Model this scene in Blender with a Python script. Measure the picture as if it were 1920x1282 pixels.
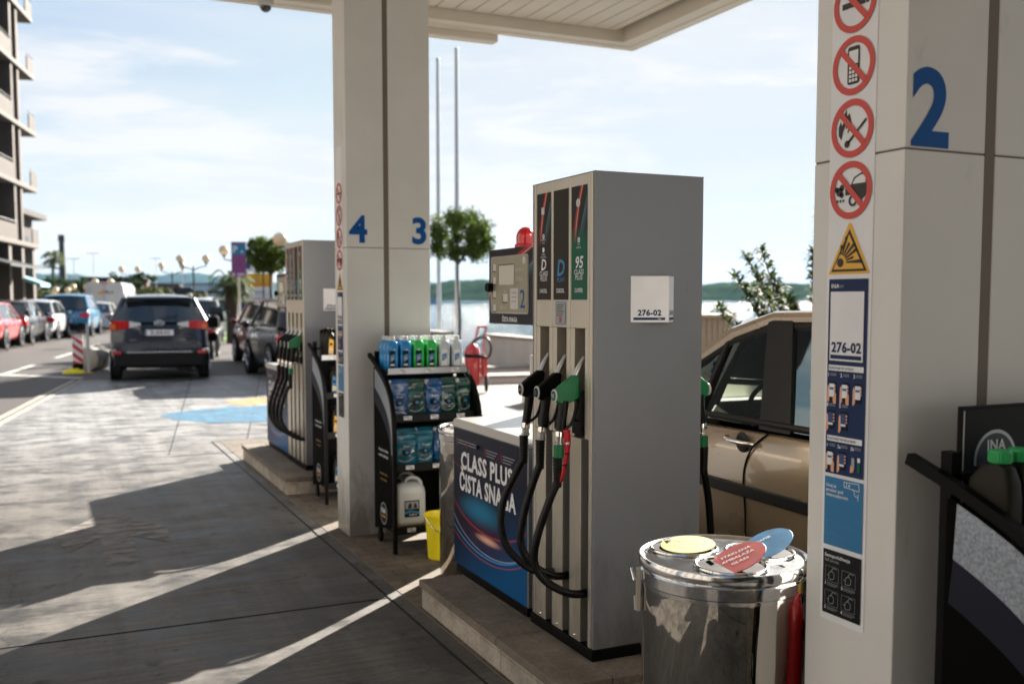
import bpy, math, random
from mathutils import Vector, Matrix
R = math.radians
random.seed(7)
S = bpy.context.scene
for o in list(bpy.data.objects): bpy.data.objects.remove(o)
COL = S.collection

# ---------------- camera, sky, sun, exposure ----------------
YAW, PITCH, EYE = R(24.8), R(3.95), 1.60
cd = bpy.data.cameras.new("camera"); cam = bpy.data.objects.new("camera", cd); COL.objects.link(cam)
cam.location = (0, 0, EYE); cam.rotation_euler = (R(90) - PITCH, 0, -YAW)
cd.sensor_width = 36; cd.lens = 35.0; cd.shift_y = 0.026
cd.clip_start = .05; cd.clip_end = 30000
cd.dof.use_dof = True; cd.dof.focus_distance = 3.3; cd.dof.aperture_fstop = 3.0
S.camera = cam
SUN_AZ, SUN_EL = R(48.6), R(23.2)
SKY_STR, SUN_STR, EXPO = .05, 5.0, 2.2
S.view_settings.view_transform = 'Standard'; S.view_settings.look = 'None'
S.view_settings.exposure = EXPO; S.view_settings.gamma = 1
w = bpy.data.worlds.new("World"); S.world = w; w.use_nodes = True
def build_world():
    nt = w.node_tree; N = nt.nodes; L = nt.links; N.clear()
    out = N.new('ShaderNodeOutputWorld'); bg = N.new('ShaderNodeBackground'); bg.inputs[1].default_value = SKY_STR
    sky = N.new('ShaderNodeTexSky'); sky.sky_type = 'NISHITA'; sky.sun_disc = False
    sky.sun_elevation = SUN_EL; sky.sun_rotation = SUN_AZ; sky.air_density = 1.0; sky.dust_density = 1.0; sky.ozone_density = 2.5
    tc = N.new('ShaderNodeTexCoord'); sx = N.new('ShaderNodeSeparateXYZ'); L.new(tc.outputs['Generated'], sx.inputs[0])
    def ramp(fac, stops):
        cr = N.new('ShaderNodeValToRGB'); e = cr.color_ramp.elements; e[0].position = stops[0][0]; e[0].color = (*stops[0][1], 1); e[1].position = stops[-1][0]; e[1].color = (*stops[-1][1], 1)
        for p, c in stops[1:-1]: q = e.new(p); q.color = (*c, 1)
        L.new(fac, cr.inputs[0]); return cr.outputs[0]
    def mix(f, a, b, mode='MIX'):
        m = N.new('ShaderNodeMixRGB'); m.blend_type = mode
        for k, v in ((0, f), (1, a), (2, b)):
            if isinstance(v, (int, float)): m.inputs[k].default_value = v
            elif isinstance(v, tuple): m.inputs[k].default_value = (*v, 1)
            else: L.new(v, m.inputs[k])
        return m.outputs[0]
    def noise(scale, stretch, loc, det, rough, dist):
        mp = N.new('ShaderNodeMapping'); mp.inputs['Scale'].default_value = stretch; mp.inputs['Location'].default_value = loc; L.new(tc.outputs['Generated'], mp.inputs[0])
        n = N.new('ShaderNodeTexNoise'); n.inputs['Scale'].default_value = scale; n.inputs['Detail'].default_value = det; n.inputs['Roughness'].default_value = rough; n.inputs['Distortion'].default_value = dist; L.new(mp.outputs[0], n.inputs['Vector']); return n.outputs['Fac']
    capped = mix(1., sky.outputs[0], (6.6, 6.5, 6.4), 'DARKEN')
    grad = ramp(sx.outputs[2], [(0., (.84, .91, .98)), (.10, (.78, .88, .98)), (.28, (.50, .70, .90)), (.6, (.26, .44, .70))])
    grad5 = mix(1., grad, (5.3, 5.3, 5.3), 'MULTIPLY')
    clear = mix(.62, capped, grad5)
    veil = ramp(noise(1.5, (1, 1, 4.5), (.3, .2, .1), 8, .55, .5), [(.36, (0, 0, 0)), (.60, (1, 1, 1))])      # thin high cloud
    lump = ramp(noise(3.2, (1, 1, 5.5), (1.7, 4.2, .6), 10, .6, .25), [(.50, (0, 0, 0)), (.59, (1, 1, 1))])  # small brighter clouds
    v1 = mix(veil, clear, mix(.70, clear, (5.5, 5.6, 5.7))); v2 = mix(lump, v1, mix(.75, v1, (6.1, 6.05, 6.0)))
    # away from the sun the sky is deeper and bluer
    dp = N.new('ShaderNodeVectorMath'); dp.operation = 'DOT_PRODUCT'; L.new(tc.outputs['Generated'], dp.inputs[0]); dp.inputs[1].default_value = (.25, .97, 0)
    ofs = N.new('ShaderNodeMath'); ofs.operation = 'ADD'; ofs.inputs[1].default_value = .9; L.new(dp.outputs['Value'], ofs.inputs[0]); far = ramp(ofs.outputs[0], [(.05, (0, 0, 0)), (.80, (1, 1, 1))]); v3 = mix(far, mix(1., v2, (.36, .47, .68), 'MULTIPLY'), v2)
    v3 = mix(1., v3, (.70, .695, .69), 'MULTIPLY')
    L.new(v3, bg.inputs[0]); L.new(bg.outputs[0], out.inputs[0])
build_world()
sl = bpy.data.lights.new("sun", 'SUN'); sl.energy = SUN_STR; sl.angle = R(.53); sl.color = (1, .93, .83)
sun = bpy.data.objects.new("sun", sl); COL.objects.link(sun)
sd = Vector((math.sin(SUN_AZ)*math.cos(SUN_EL), math.cos(SUN_AZ)*math.cos(SUN_EL), math.sin(SUN_EL)))
sun.rotation_euler = sd.to_track_quat('Z', 'Y').to_euler(); sun.location = sd*50
S.render.engine = 'CYCLES'

# ---------------- materials ----------------
def srgb(*c):
    return tuple((x/255/12.92 if x/255 <= .04045 else ((x/255+.055)/1.055)**2.4) for x in c)
def mat(name, col, rough=.5, metal=0., noise=0., nscale=8., bump=0., bscale=40., stretch=None, spec=.5, coat=0., emit=None, alpha=None, trans=0.):
    m = bpy.data.materials.new(name); m.use_nodes = True; nt = m.node_tree; N = nt.nodes; L = nt.links
    b = N['Principled BSDF']; b.inputs['Base Color'].default_value = (*col, 1); b.inputs['Roughness'].default_value = rough
    b.inputs['Metallic'].default_value = metal; b.inputs['Specular IOR Level'].default_value = spec; b.inputs['Coat Weight'].default_value = coat
    b.inputs['Transmission Weight'].default_value = trans
    if coat: b.inputs['Coat Roughness'].default_value = .04
    if noise or bump:
        tc = N.new('ShaderNodeTexCoord'); mp = N.new('ShaderNodeMapping'); L.new(tc.outputs['Object'], mp.inputs[0])
        if stretch: mp.inputs['Scale'].default_value = stretch
    if noise:
        n = N.new('ShaderNodeTexNoise'); n.inputs['Scale'].default_value = nscale; n.inputs['Detail'].default_value = 6; L.new(mp.outputs[0], n.inputs['Vector'])
        mr = N.new('ShaderNodeMapRange'); mr.inputs['From Min'].default_value = .3; mr.inputs['From Max'].default_value = .7
        mr.inputs['To Min'].default_value = 1-noise; mr.inputs['To Max'].default_value = 1+noise; L.new(n.outputs['Fac'], mr.inputs[0])
        v = N.new('ShaderNodeVectorMath'); v.operation = 'SCALE'; v.inputs[0].default_value = col; L.new(mr.outputs[0], v.inputs['Scale']); L.new(v.outputs[0], b.inputs['Base Color'])
        r2 = N.new('ShaderNodeMapRange'); r2.inputs['To Min'].default_value = max(.02, rough*.8); r2.inputs['To Max'].default_value = min(1, rough*1.2); L.new(n.outputs['Fac'], r2.inputs[0]); L.new(r2.outputs[0], b.inputs['Roughness'])
    if bump:
        n = N.new('ShaderNodeTexNoise'); n.inputs['Scale'].default_value = bscale; n.inputs['Detail'].default_value = 4; L.new(mp.outputs[0], n.inputs['Vector'])
        bp = N.new('ShaderNodeBump'); bp.inputs['Strength'].default_value = bump; bp.inputs['Distance'].default_value = .01; L.new(n.outputs['Fac'], bp.inputs['Height']); L.new(bp.outputs[0], b.inputs['Normal'])
    if emit: b.inputs['Emission Color'].default_value = (*emit[0], 1); b.inputs['Emission Strength'].default_value = emit[1]
    return m
M = {}
def mk(key, *a, **k): M[key] = mat(key, *a, **k)
mk('panel', (.70, .685, .65), .38, noise=.05, nscale=3, bump=.02, bscale=6)
mk('panel_dark', (.10, .09, .08), .6)
mk('groove', (.16, .13, .10), .6)
mk('plum', (.010, .011, .024), .5, spec=.2)
mk('soffit', (.74, .67, .57), .5, noise=.06, nscale=2)
mk('black', (.002, .002, .0022), .5, noise=.2, nscale=20, spec=.14)
mk('black_matte', (.0018, .0018, .0018), .8, spec=.08, noise=.2)
mk('rubber', (.0028, .0028, .0028), .40, spec=.3, noise=.25, nscale=30, bump=.1, bscale=120)
mk('chrome', (.78, .77, .75), .12, 1.)
mk('alu', (.68, .62, .52), .36, .55, noise=.05, nscale=2, stretch=(1, 1, .15))
mk('alu_light', (.62, .60, .56), .3, .8)
mk('pump_grey', (.215, .225, .245), .26, 0, noise=.04, nscale=2, bump=.015, bscale=5, spec=.45)
mk('slate', (.02, .035, .05), .4)
mk('green', (.005, .16, .055), .45, noise=.12, nscale=20)
mk('red', (.55, .02, .03), .35, noise=.1)
mk('red_print', (.60, .05, .035), .45)
mk('ext_red', (.42, .012, .018), .25, coat=.5, noise=.1)
mk('white_print', (.80, .80, .82), .5, noise=.04, nscale=12)
mk('offwhite', (.62, .60, .58), .5)
mk('blue_print', (.012, .055, .19), .45)
mk('navy', (.007, .024, .09), .5, spec=.25, noise=.06)
mk('number_blue', (.001, .085, .32), .5, spec=.2)
mk('cap_green', (.008, .36, .09), .4)
mk('sky_print', (.008, .16, .36), .42, noise=.05)
mk('ink', (.013, .010, .008), .5)
mk('ink_black', (.006, .006, .006), .55, spec=.2)
mk('yellow_print', (.78, .42, .03), .45)
mk('skin_print', (.75, .38, .24), .5)
mk('orange_print', (.8, .28, .02), .5)
mk('label_brown', (.025, .019, .011), .4, spec=.2)
mk('label_green', (.008, .11, .06), .4, spec=.2)
mk('label_blue', (.04, .22, .46), .4)
mk('grey_print', (.35, .36, .38), .5)
mk('panel_olive', (.40, .36, .26), .35, .3, noise=.04)
mk('lcd', (.70, .68, .58), .2)
mk('beacon', (.62, .006, .012), .15, coat=.6)
mk('yellow_plastic', (.85, .70, .01), .4, noise=.05)
mk('tyre', (.016, .016, .017), .75, noise=.2, bump=.2, bscale=60)
mk('rim', (.45, .46, .48), .25, .9)
mk('glass_dark', (.012, .018, .02), .04, 0, spec=.9, coat=.6)
mk('tail_red', (.55, .01, .012), .18, coat=.6)
mk('amber', (.7, .18, .02), .2, coat=.4)
mk('lens', (.7, .72, .74), .12, coat=.5)
mk('plastic_dark', (.007, .007, .0075), .55, spec=.25, noise=.15)
mk('stone', (.30, .275, .24), .75, noise=.16, nscale=5, bump=.25, bscale=70)
mk('wall_white', (.60, .56, .50), .8, noise=.1, nscale=2, bump=.2, bscale=30)
mk('silver_speckle', (.32, .36, .42), .35, .5, noise=.35, nscale=130)
mk('silver_stripe', (.42, .44, .47), .35, .6)
mk('bark', (.06, .045, .032), .9, noise=.3, nscale=12, bump=.6, bscale=40)
mk('globe', (.85, .66, .40), .3, coat=.3)  # warm tint paints in sunlight glowing through the unlit globes
mk('pole_dark', (.03, .035, .035), .5)
mk('pole_white', (.55, .55, .54), .45)
mk('skin', (.45, .25, .17), .55)
mk('water_blue', (.008, .26, .62), .14, coat=.5, noise=.05)
mk('water_green', (.015, .55, .10), .14, coat=.5, noise=.05)
mk('water_clear', (.55, .62, .66), .16, coat=.5)
mk('film_blue', (.004, .075, .24), .10, coat=.8, noise=.5, nscale=14, bump=.8, bscale=16)
mk('film_teal', (.006, .13, .20), .10, coat=.8, noise=.5, nscale=14, bump=.8, bscale=16)
mk('film_green', (.005, .06, .045), .10, coat=.8, noise=.6, nscale=14, bump=.8, bscale=16)
mk('can_white', (.62, .64, .64), .35, noise=.05, nscale=4, trans=.0)
mk('card', (.30, .21, .11), .8, noise=.12)
mk('oil_jug', (.014, .012, .007), .5, spec=.2, noise=.2)
mk('gold', (.55, .36, .05), .4)
mk('lid_steel', (.62, .62, .62), .13, 1., noise=.1, nscale=40, bump=.12, bscale=14)

def grime(key, h0, col, amt):   # dirt splashed up from the ground, with its own ragged outline
    m = M[key]; nt = m.node_tree; N = nt.nodes; L = nt.links; b = N['Principled BSDF']; src = b.inputs['Base Color'].links[0].from_socket
    g = N.new('ShaderNodeNewGeometry'); sx = N.new('ShaderNodeSeparateXYZ'); L.new(g.outputs['Position'], sx.inputs[0]); n = N.new('ShaderNodeTexNoise'); n.inputs['Scale'].default_value = 9; n.inputs['Detail'].default_value = 9; n.inputs['Roughness'].default_value = .7; mp = N.new('ShaderNodeMapping'); mp.inputs['Scale'].default_value = (1, 1, .35); L.new(g.outputs['Position'], mp.inputs[0]); L.new(mp.outputs[0], n.inputs['Vector'])
    mr = N.new('ShaderNodeMapRange'); mr.inputs['From Min'].default_value = 0; mr.inputs['From Max'].default_value = h0; mr.inputs['To Min'].default_value = .62; mr.inputs['To Max'].default_value = .0; L.new(sx.outputs[2], mr.inputs[0])
    ad = N.new('ShaderNodeMath'); ad.operation = 'ADD'; L.new(mr.outputs[0], ad.inputs[0]); L.new(n.outputs['Fac'], ad.inputs[1]); r2 = N.new('ShaderNodeMapRange'); r2.inputs['From Min'].default_value = .62; r2.inputs['From Max'].default_value = 1.05; r2.inputs['To Max'].default_value = amt; L.new(ad.outputs[0], r2.inputs[0])
    mx = N.new('ShaderNodeMixRGB'); mx.inputs[2].default_value = (*col, 1); L.new(r2.outputs[0], mx.inputs[0]); L.new(src, mx.inputs[1]); L.new(mx.outputs[0], b.inputs['Base Color'])
grime('panel', .55, (.10, .08, .06), .75); grime('pump_grey', .75, (.06, .05, .04), .6); grime('alu', .75, (.10, .08, .06), .6)

def steel_mat():
    m = mat('polished_steel', (.66, .63, .58), .035, 1.); nt = m.node_tree; N = nt.nodes; L = nt.links; b = N['Principled BSDF']
    tc = N.new('ShaderNodeTexCoord'); n = N.new('ShaderNodeTexNoise'); n.inputs['Scale'].default_value = 3.2; n.inputs['Detail'].default_value = 1.5
    mp = N.new('ShaderNodeMapping'); mp.inputs['Scale'].default_value = (1.6, 1.6, .8)
    bp = N.new('ShaderNodeBump'); bp.inputs['Strength'].default_value = .36; bp.inputs['Distance'].default_value = .03
    L.new(tc.outputs['Object'], mp.inputs[0]); L.new(mp.outputs[0], n.inputs['Vector']); L.new(n.outputs['Fac'], bp.inputs['Height']); L.new(bp.outputs[0], b.inputs['Normal'])
    n2 = N.new('ShaderNodeTexNoise'); n2.inputs['Scale'].default_value = 5; n2.inputs['Detail'].default_value = 8; n2.inputs['Roughness'].default_value = .7
    mr = N.new('ShaderNodeMapRange'); mr.inputs['From Min'].default_value = .45; mr.inputs['From Max'].default_value = .8; mr.inputs['To Min'].default_value = .015; mr.inputs['To Max'].default_value = .09
    L.new(tc.outputs['Object'], n2.inputs['Vector']); L.new(n2.outputs['Fac'], mr.inputs[0]); L.new(mr.outputs[0], b.inputs['Roughness'])
    M['steel'] = m; b.inputs['Base Color'].default_value = (.58, .55, .50, 1)
steel_mat()

def car_paint(key, col, metal=.3, rough=.28): mk(key, col, rough, metal, coat=1., noise=.03, nscale=2)
car_paint('paint_beige', (.27, .205, .135), .4)
car_paint('paint_bluegrey', (.012, .022, .042), .2)
car_paint('paint_black', (.005, .0055, .007), 0)
M['paint_black'].node_tree.nodes['Principled BSDF'].inputs['Coat Weight'].default_value = .45
car_paint('paint_darkred', (.14, .008, .022), .3)
car_paint('paint_red', (.42, .02, .025), .1)
car_paint('paint_white', (.62, .64, .66), .0)
car_paint('paint_blue', (.02, .20, .38), .3)
car_paint('paint_van', (.48, .50, .52), .0)

def glass_car():
    m = bpy.data.materials.new('glass_clear'); m.use_nodes = True; nt = m.node_tree; N = nt.nodes; L = nt.links; N.clear()
    out = N.new('ShaderNodeOutputMaterial'); mx = N.new('ShaderNodeMixShader'); tr = N.new('ShaderNodeBsdfTransparent'); gl = N.new('ShaderNodeBsdfGlossy')
    tr.inputs[0].default_value = (.80, .92, .88, 1); gl.inputs['Roughness'].default_value = .015; gl.inputs[0].default_value = (.85, 1, .94, 1)
    fr = N.new('ShaderNodeFresnel'); fr.inputs[0].default_value = 2.9
    L.new(fr.outputs[0], mx.inputs[0]); L.new(tr.outputs[0], mx.inputs[1]); L.new(gl.outputs[0], mx.inputs[2]); L.new(mx.outputs[0], out.inputs[0])
    M['glass_clear'] = m
glass_car()

def swirl_mat():   # printed artwork: navy ground, glowing arcs. object coords: x->u (0..1), z->v
    m = mat('swirl_print', (.01, .02, .05), .40, spec=.15); nt = m.node_tree; N = nt.nodes; L = nt.links; b = N['Principled BSDF']
    tc = N.new('ShaderNodeTexCoord'); sx = N.new('ShaderNodeSeparateXYZ'); L.new(tc.outputs['UV'], sx.inputs[0])
    def math_(op, a, bb, c=None):
        n = N.new('ShaderNodeMath'); n.operation = op
        for i, v in enumerate((a, bb, c)):
            if v is None: continue
            if isinstance(v, (int, float)): n.inputs[i].default_value = v
            else: L.new(v, n.inputs[i])
        return n.outputs[0]
    u, v = sx.outputs[0], sx.outputs[1]
    nz = N.new('ShaderNodeTexNoise'); nz.inputs['Scale'].default_value = 2.2; L.new(tc.outputs['UV'], nz.inputs['Vector'])
    def arc(cu, cv, ru, rv, width, lo):
        du = math_('DIVIDE', math_('SUBTRACT', u, cu), ru); dv = math_('DIVIDE', math_('SUBTRACT', v, cv), rv)
        r = math_('SQRT', math_('ADD', math_('MULTIPLY', du, du), math_('MULTIPLY', dv, dv)), None)
        d = math_('ABSOLUTE', math_('SUBTRACT', r, 1), None)
        g = math_('POWER', math_('MAXIMUM', math_('SUBTRACT', 1, math_('DIVIDE', d, width)), 0), 2.2)
        m_ = math_('MULTIPLY', g, math_('MAXIMUM', math_('MULTIPLY', math_('SUBTRACT', lo, v), 3.0), 0))
        return math_('MINIMUM', m_, 1)
    def blob(cu, cv, ru, rv):
        du = math_('DIVIDE', math_('SUBTRACT', u, cu), ru); dv = math_('DIVIDE', math_('SUBTRACT', v, cv), rv)
        r = math_('ADD', math_('MULTIPLY', du, du), math_('MULTIPLY', dv, dv))
        return math_('POWER', math_('MAXIMUM', math_('SUBTRACT', 1, r), 0), 1.5)
    base = N.new('ShaderNodeMixRGB'); base.inputs[1].default_value = (.007, .009, .026, 1); base.inputs[2].default_value = (.003, .085, .24, 1)
    f = math_('MULTIPLY', math_('MULTIPLY', math_('MAXIMUM', math_('SUBTRACT', math_('ADD', u, math_('MULTIPLY', math_('SUBTRACT', .55, v), .9)), .32), 0), math_('MAXIMUM', math_('SUBTRACT', .75, v), 0)), 1.9)
    L.new(math_('MINIMUM', f, 1), base.inputs[0]); cur = base.outputs[0]
    layers = [(blob(.40, .46, .36, .12), (.02, .25, .45), .75), (blob(.5, .30, .45, .14), (.10, .012, .02), .5), (blob(.50, .285, .20, .035), (.95, .55, .4), .9),
              (arc(.50, .60, .56, .28, .045, .56), (.8, .06, .03), 1.), (arc(.48, .52, .62, .36, .03, .5), (.15, .4, .85), 1.), (arc(.47, .50, .66, .37, .02, .48), (.7, .1, .08), .8),
              (arc(.52, .58, .62, .40, .015, .62), (.6, .7, .9), .8), (arc(.2, 1.02, .5, .3, .03, .98), (.5, .05, .04), .7)]
    for fac, col, k in layers:
        mx = N.new('ShaderNodeMixRGB'); mx.inputs[2].default_value = (*col, 1); L.new(math_('MULTIPLY', fac, k), mx.inputs[0]); L.new(cur, mx.inputs[1]); cur = mx.outputs[0]
    L.new(cur, b.inputs['Base Color']); M['swirl'] = m
swirl_mat()
def streak_mat(key, top, bot, a=.25, b=.75, mid=.58):   # printed label: red swooshes over dark ink, plain colour below
    m = mat(key, bot, .32, spec=.25); nt = m.node_tree; N = nt.nodes; L = nt.links; bs = N['Principled BSDF']; tc = N.new('ShaderNodeTexCoord'); sx = N.new('ShaderNodeSeparateXYZ'); L.new(tc.outputs['UV'], sx.inputs[0]); u, v = sx.outputs[0], sx.outputs[1]
    def mt(op, p, q=None):
        n = N.new('ShaderNodeMath'); n.operation = op
        for i_, x in enumerate((p, q)):
            if x is None: continue
            if isinstance(x, (int, float)): n.inputs[i_].default_value = x
            else: L.new(x, n.inputs[i_])
        return n.outputs[0]
    cur = None; t_ = mt('SUBTRACT', v, mid)
    base = N.new('ShaderNodeMixRGB'); base.inputs[1].default_value = (*bot, 1); base.inputs[2].default_value = (*top, 1); mr = N.new('ShaderNodeMapRange'); mr.inputs['From Min'].default_value = mid-.08; mr.inputs['From Max'].default_value = mid+.08; L.new(v, mr.inputs[0]); L.new(mr.outputs[0], base.inputs[0]); cur = base.outputs[0]
    for c0, k1, k2, wd, col, kk in ((a+.42, 1.1, .9, .17, (.05, .13, .16), .8), (a, .55, 2.2, .13, (.50, .03, .02), .95), (a+.02, .50, 2.5, .045, (.85, .45, .38), .8), (a-.12, .8, 1.8, .035, (.45, .05, .03), .9), (a+.30, 1.3, .6, .03, (.30, .40, .42), .6)):
        ctr = mt('ADD', c0, mt('ADD', mt('MULTIPLY', t_, k1), mt('MULTIPLY', mt('MULTIPLY', t_, t_), k2*.5))); g = mt('MAXIMUM', mt('SUBTRACT', 1, mt('DIVIDE', mt('ABSOLUTE', mt('SUBTRACT', u, ctr)), wd)), 0)
        f = mt('MULTIPLY', mt('MULTIPLY', g, kk), mr.outputs[0]); mx = N.new('ShaderNodeMixRGB'); mx.inputs[2].default_value = (*col, 1); L.new(f, mx.inputs[0]); L.new(cur, mx.inputs[1]); cur = mx.outputs[0]
    L.new(cur, bs.inputs['Base Color']); M[key] = m
streak_mat('streak_brown', (.018, .018, .016), (.025, .019, .011)); streak_mat('streak_green', (.018, .02, .018), (.008, .11, .06)); streak_mat('streak_navy', (.02, .016, .022), (.012, .013, .022), -.1, .75, .25)

def ground_mats():
    def base(name):
        m = mat(name, (.2, .2, .2), .8); nt = m.node_tree; return m, nt, nt.nodes, nt.links, nt.nodes['Principled BSDF']
    # concrete forecourt: brushed across, tyre dirt, oil and painted deeper shade near the pumps
    m, nt, N, L, b = base('concrete'); tc = N.new('ShaderNodeTexCoord')
    def noise(scale, stretch, detail=6, rough=.6):
        mp = N.new('ShaderNodeMapping'); mp.inputs['Scale'].default_value = stretch; L.new(tc.outputs['Object'], mp.inputs[0])
        n = N.new('ShaderNodeTexNoise'); n.inputs['Scale'].default_value = scale; n.inputs['Detail'].default_value = detail; n.inputs['Roughness'].default_value = rough; L.new(mp.outputs[0], n.inputs['Vector']); return n.outputs['Fac']
    def rng(x, a, b_, c, d):
        mr = N.new('ShaderNodeMapRange'); mr.inputs['From Min'].default_value = a; mr.inputs['From Max'].default_value = b_; mr.inputs['To Min'].default_value = c; mr.inputs['To Max'].default_value = d; L.new(x, mr.inputs[0]); return mr.outputs[0]
    def mul(a, c):
        n = N.new('ShaderNodeMath'); n.operation = 'MULTIPLY'; L.new(a, n.inputs[0]); L.new(c, n.inputs[1]); return n.outputs[0]
    streak = noise(3.0, (.6, 9, 1)); big = noise(.9, (1, 1.4, 1), 5); fine = noise(40, (1, 3, 1), 4, .7); stain = noise(2.2, (1, 1.6, 1), 8, .65)
    sx = N.new('ShaderNodeSeparateXYZ'); L.new(tc.outputs['Object'], sx.inputs[0])
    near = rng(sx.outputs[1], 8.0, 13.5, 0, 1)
    lvl = mul(mul(rng(streak, .32, .68, .74, 1.22), rng(big, .3, .7, .74, 1.22)), mul(rng(fine, .3, .7, .78, 1.25), rng(stain, .38, .54, .46, 1.12)))
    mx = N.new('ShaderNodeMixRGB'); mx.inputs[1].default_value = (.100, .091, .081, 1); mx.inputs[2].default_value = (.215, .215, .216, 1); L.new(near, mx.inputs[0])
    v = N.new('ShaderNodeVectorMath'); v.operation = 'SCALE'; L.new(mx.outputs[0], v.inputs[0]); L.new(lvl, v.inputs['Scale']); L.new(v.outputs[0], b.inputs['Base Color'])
    L.new(rng(stain, .35, .6, .42, .75), b.inputs['Roughness'])
    spots = rng(noise(7, (1, 1, 1), 3, .5), .62, .72, 1, .45); grit = rng(noise(160, (1, 1, 1), 2, .5), .35, .65, .88, 1.12)
    vv = N.new('ShaderNodeTexVoronoi'); vv.feature = 'DISTANCE_TO_EDGE'; vv.inputs['Scale'].default_value = .42; mpv = N.new('ShaderNodeMapping'); nzv = N.new('ShaderNodeTexNoise'); nzv.inputs['Scale'].default_value = 2.5; nzv.inputs['Detail'].default_value = 6
    adv = N.new('ShaderNodeVectorMath'); adv.operation = 'ADD'; scv = N.new('ShaderNodeVectorMath'); scv.operation = 'SCALE'; scv.inputs['Scale'].default_value = .55; L.new(tc.outputs['Object'], nzv.inputs['Vector']); L.new(nzv.outputs['Color'], scv.inputs[0]); L.new(tc.outputs['Object'], adv.inputs[0]); L.new(scv.outputs[0], adv.inputs[1]); L.new(adv.outputs[0], vv.inputs['Vector'])
    crack = rng(vv.outputs['Distance'], .0, .004, .55, 1)
    tracks = rng(noise(1.1, (4.2, .12, 1), 5, .6), .42, .62, 1.06, .76)
    lv2 = mul(mul(lvl, mul(spots, grit)), mul(crack, tracks)); L.new(lv2, v.inputs['Scale'])
    bp = N.new('ShaderNodeBump'); bp.inputs['Strength'].default_value = .5; bp.inputs['Distance'].default_value = .004; L.new(noise(60, (.5, 4, 1), 5, .7), bp.inputs['Height']); L.new(bp.outputs[0], b.inputs['Normal'])
    M['concrete'] = m
    m, nt, N, L, b = base('asphalt'); tc = N.new('ShaderNodeTexCoord')
    big = noise(.25, (1, .25, 1)); fine = noise(90, (1, 1, 1), 3)
    lvl = mul(rng(big, .3, .7, .8, 1.2), rng(fine, .3, .7, .8, 1.25))
    v = N.new('ShaderNodeVectorMath'); v.operation = 'SCALE'; v.inputs[0].default_value = (.060, .053, .050); L.new(lvl, v.inputs['Scale']); L.new(v.outputs[0], b.inputs['Base Color'])
    b.inputs['Roughness'].default_value = .7; M['asphalt'] = m
    m, nt, N, L, b = base('paving'); tc = N.new('ShaderNodeTexCoord')
    br = N.new('ShaderNodeTexBrick'); br.inputs['Color1'].default_value = (.16, .125, .09, 1); br.inputs['Color2'].default_value = (.125, .097, .07, 1); br.inputs['Mortar'].default_value = (.06, .05, .04, 1)
    br.inputs['Scale'].default_value = 2.4; br.inputs['Mortar Size'].default_value = .012; L.new(tc.outputs['Object'], br.inputs['Vector'])
    stain = noise(3, (1, 1, 1), 8, .7); fine = noise(50, (1, 1, 1), 4)
    v = N.new('ShaderNodeVectorMath'); v.operation = 'SCALE'; L.new(br.outputs[0], v.inputs[0]); L.new(mul(rng(stain, .3, .6, .5, 1.15), rng(fine, .3, .7, .85, 1.15)), v.inputs['Scale']); L.new(v.outputs[0], b.inputs['Base Color']); M['paving'] = m
    m, nt, N, L, b = base('promenade_paving'); tc = N.new('ShaderNodeTexCoord')
    v = N.new('ShaderNodeVectorMath'); v.operation = 'SCALE'; v.inputs[0].default_value = (.20, .175, .145); L.new(mul(rng(noise(1, (1, 1, 1)), .3, .7, .8, 1.15), rng(noise(30, (1, 1, 1)), .3, .7, .9, 1.1)), v.inputs['Scale']); L.new(v.outputs[0], b.inputs['Base Color']); M['promenade'] = m
    # island stone: coursed blocks
    m, nt, N, L, b = base('island_stone'); tc = N.new('ShaderNodeTexCoord')
    v = N.new('ShaderNodeVectorMath'); v.operation = 'SCALE'; v.inputs[0].default_value = (.38, .33, .27)
    st = noise(4, (1, 1, 1), 8, .7)
    L.new(mul(rng(st, .3, .62, .5, 1.2), rng(noise(60, (1, 1, 1), 4), .3, .7, .85, 1.15)), v.inputs['Scale']); L.new(v.outputs[0], b.inputs['Base Color'])
    bp = N.new('ShaderNodeBump'); bp.inputs['Strength'].default_value = .3; bp.inputs['Distance'].default_value = .004; L.new(noise(80, (1, 1, 1), 4), bp.inputs['Height']); L.new(bp.outputs[0], b.inputs['Normal']); M['island'] = m
    m, nt, N, L, b = base('island_top'); tc = N.new('ShaderNodeTexCoord')
    v = N.new('ShaderNodeVectorMath'); v.operation = 'SCALE'; v.inputs[0].default_value = (.165, .135, .105)
    L.new(mul(rng(noise(4, (1, 1, 1), 8, .7), .3, .62, .6, 1.25), rng(noise(60, (1, 1, 1), 4), .3, .7, .8, 1.2)), v.inputs['Scale']); L.new(v.outputs[0], b.inputs['Base Color']); M['island_top'] = m
    # worn paint: transparent where worn
    for key, c, lo, hi in (('paint_blue_road', (.025, .17, .30), .34, .60), ('paint_orange_road', (.65, .33, .10), .38, .60), ('paint_worn', (.185, .17, .155), .32, .56), ('paint_white_road', (.55, .53, .50), .25, .5)):
        m, nt, N, L, b = base(key); tc = N.new('ShaderNodeTexCoord'); b.inputs['Base Color'].default_value = (*c, 1)
        out = N['Material Output']; mxs = N.new('ShaderNodeMixShader'); tr = N.new('ShaderNodeBsdfTransparent')
        L.new(rng(noise(5, (1, 2.5, 1), 8, .7), lo, hi, 0, 1), mxs.inputs[0]); L.new(tr.outputs[0], mxs.inputs[1]); L.new(b.outputs[0], mxs.inputs[2]); L.new(mxs.outputs[0], out.inputs[0]); M[key] = m
    # sea
    m, nt, N, L, b = base('sea_water'); tc = N.new('ShaderNodeTexCoord'); b.inputs['Base Color'].default_value = (.015, .10, .15, 1); b.inputs['Roughness'].default_value = .12; b.inputs['IOR'].default_value = 1.33
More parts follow.
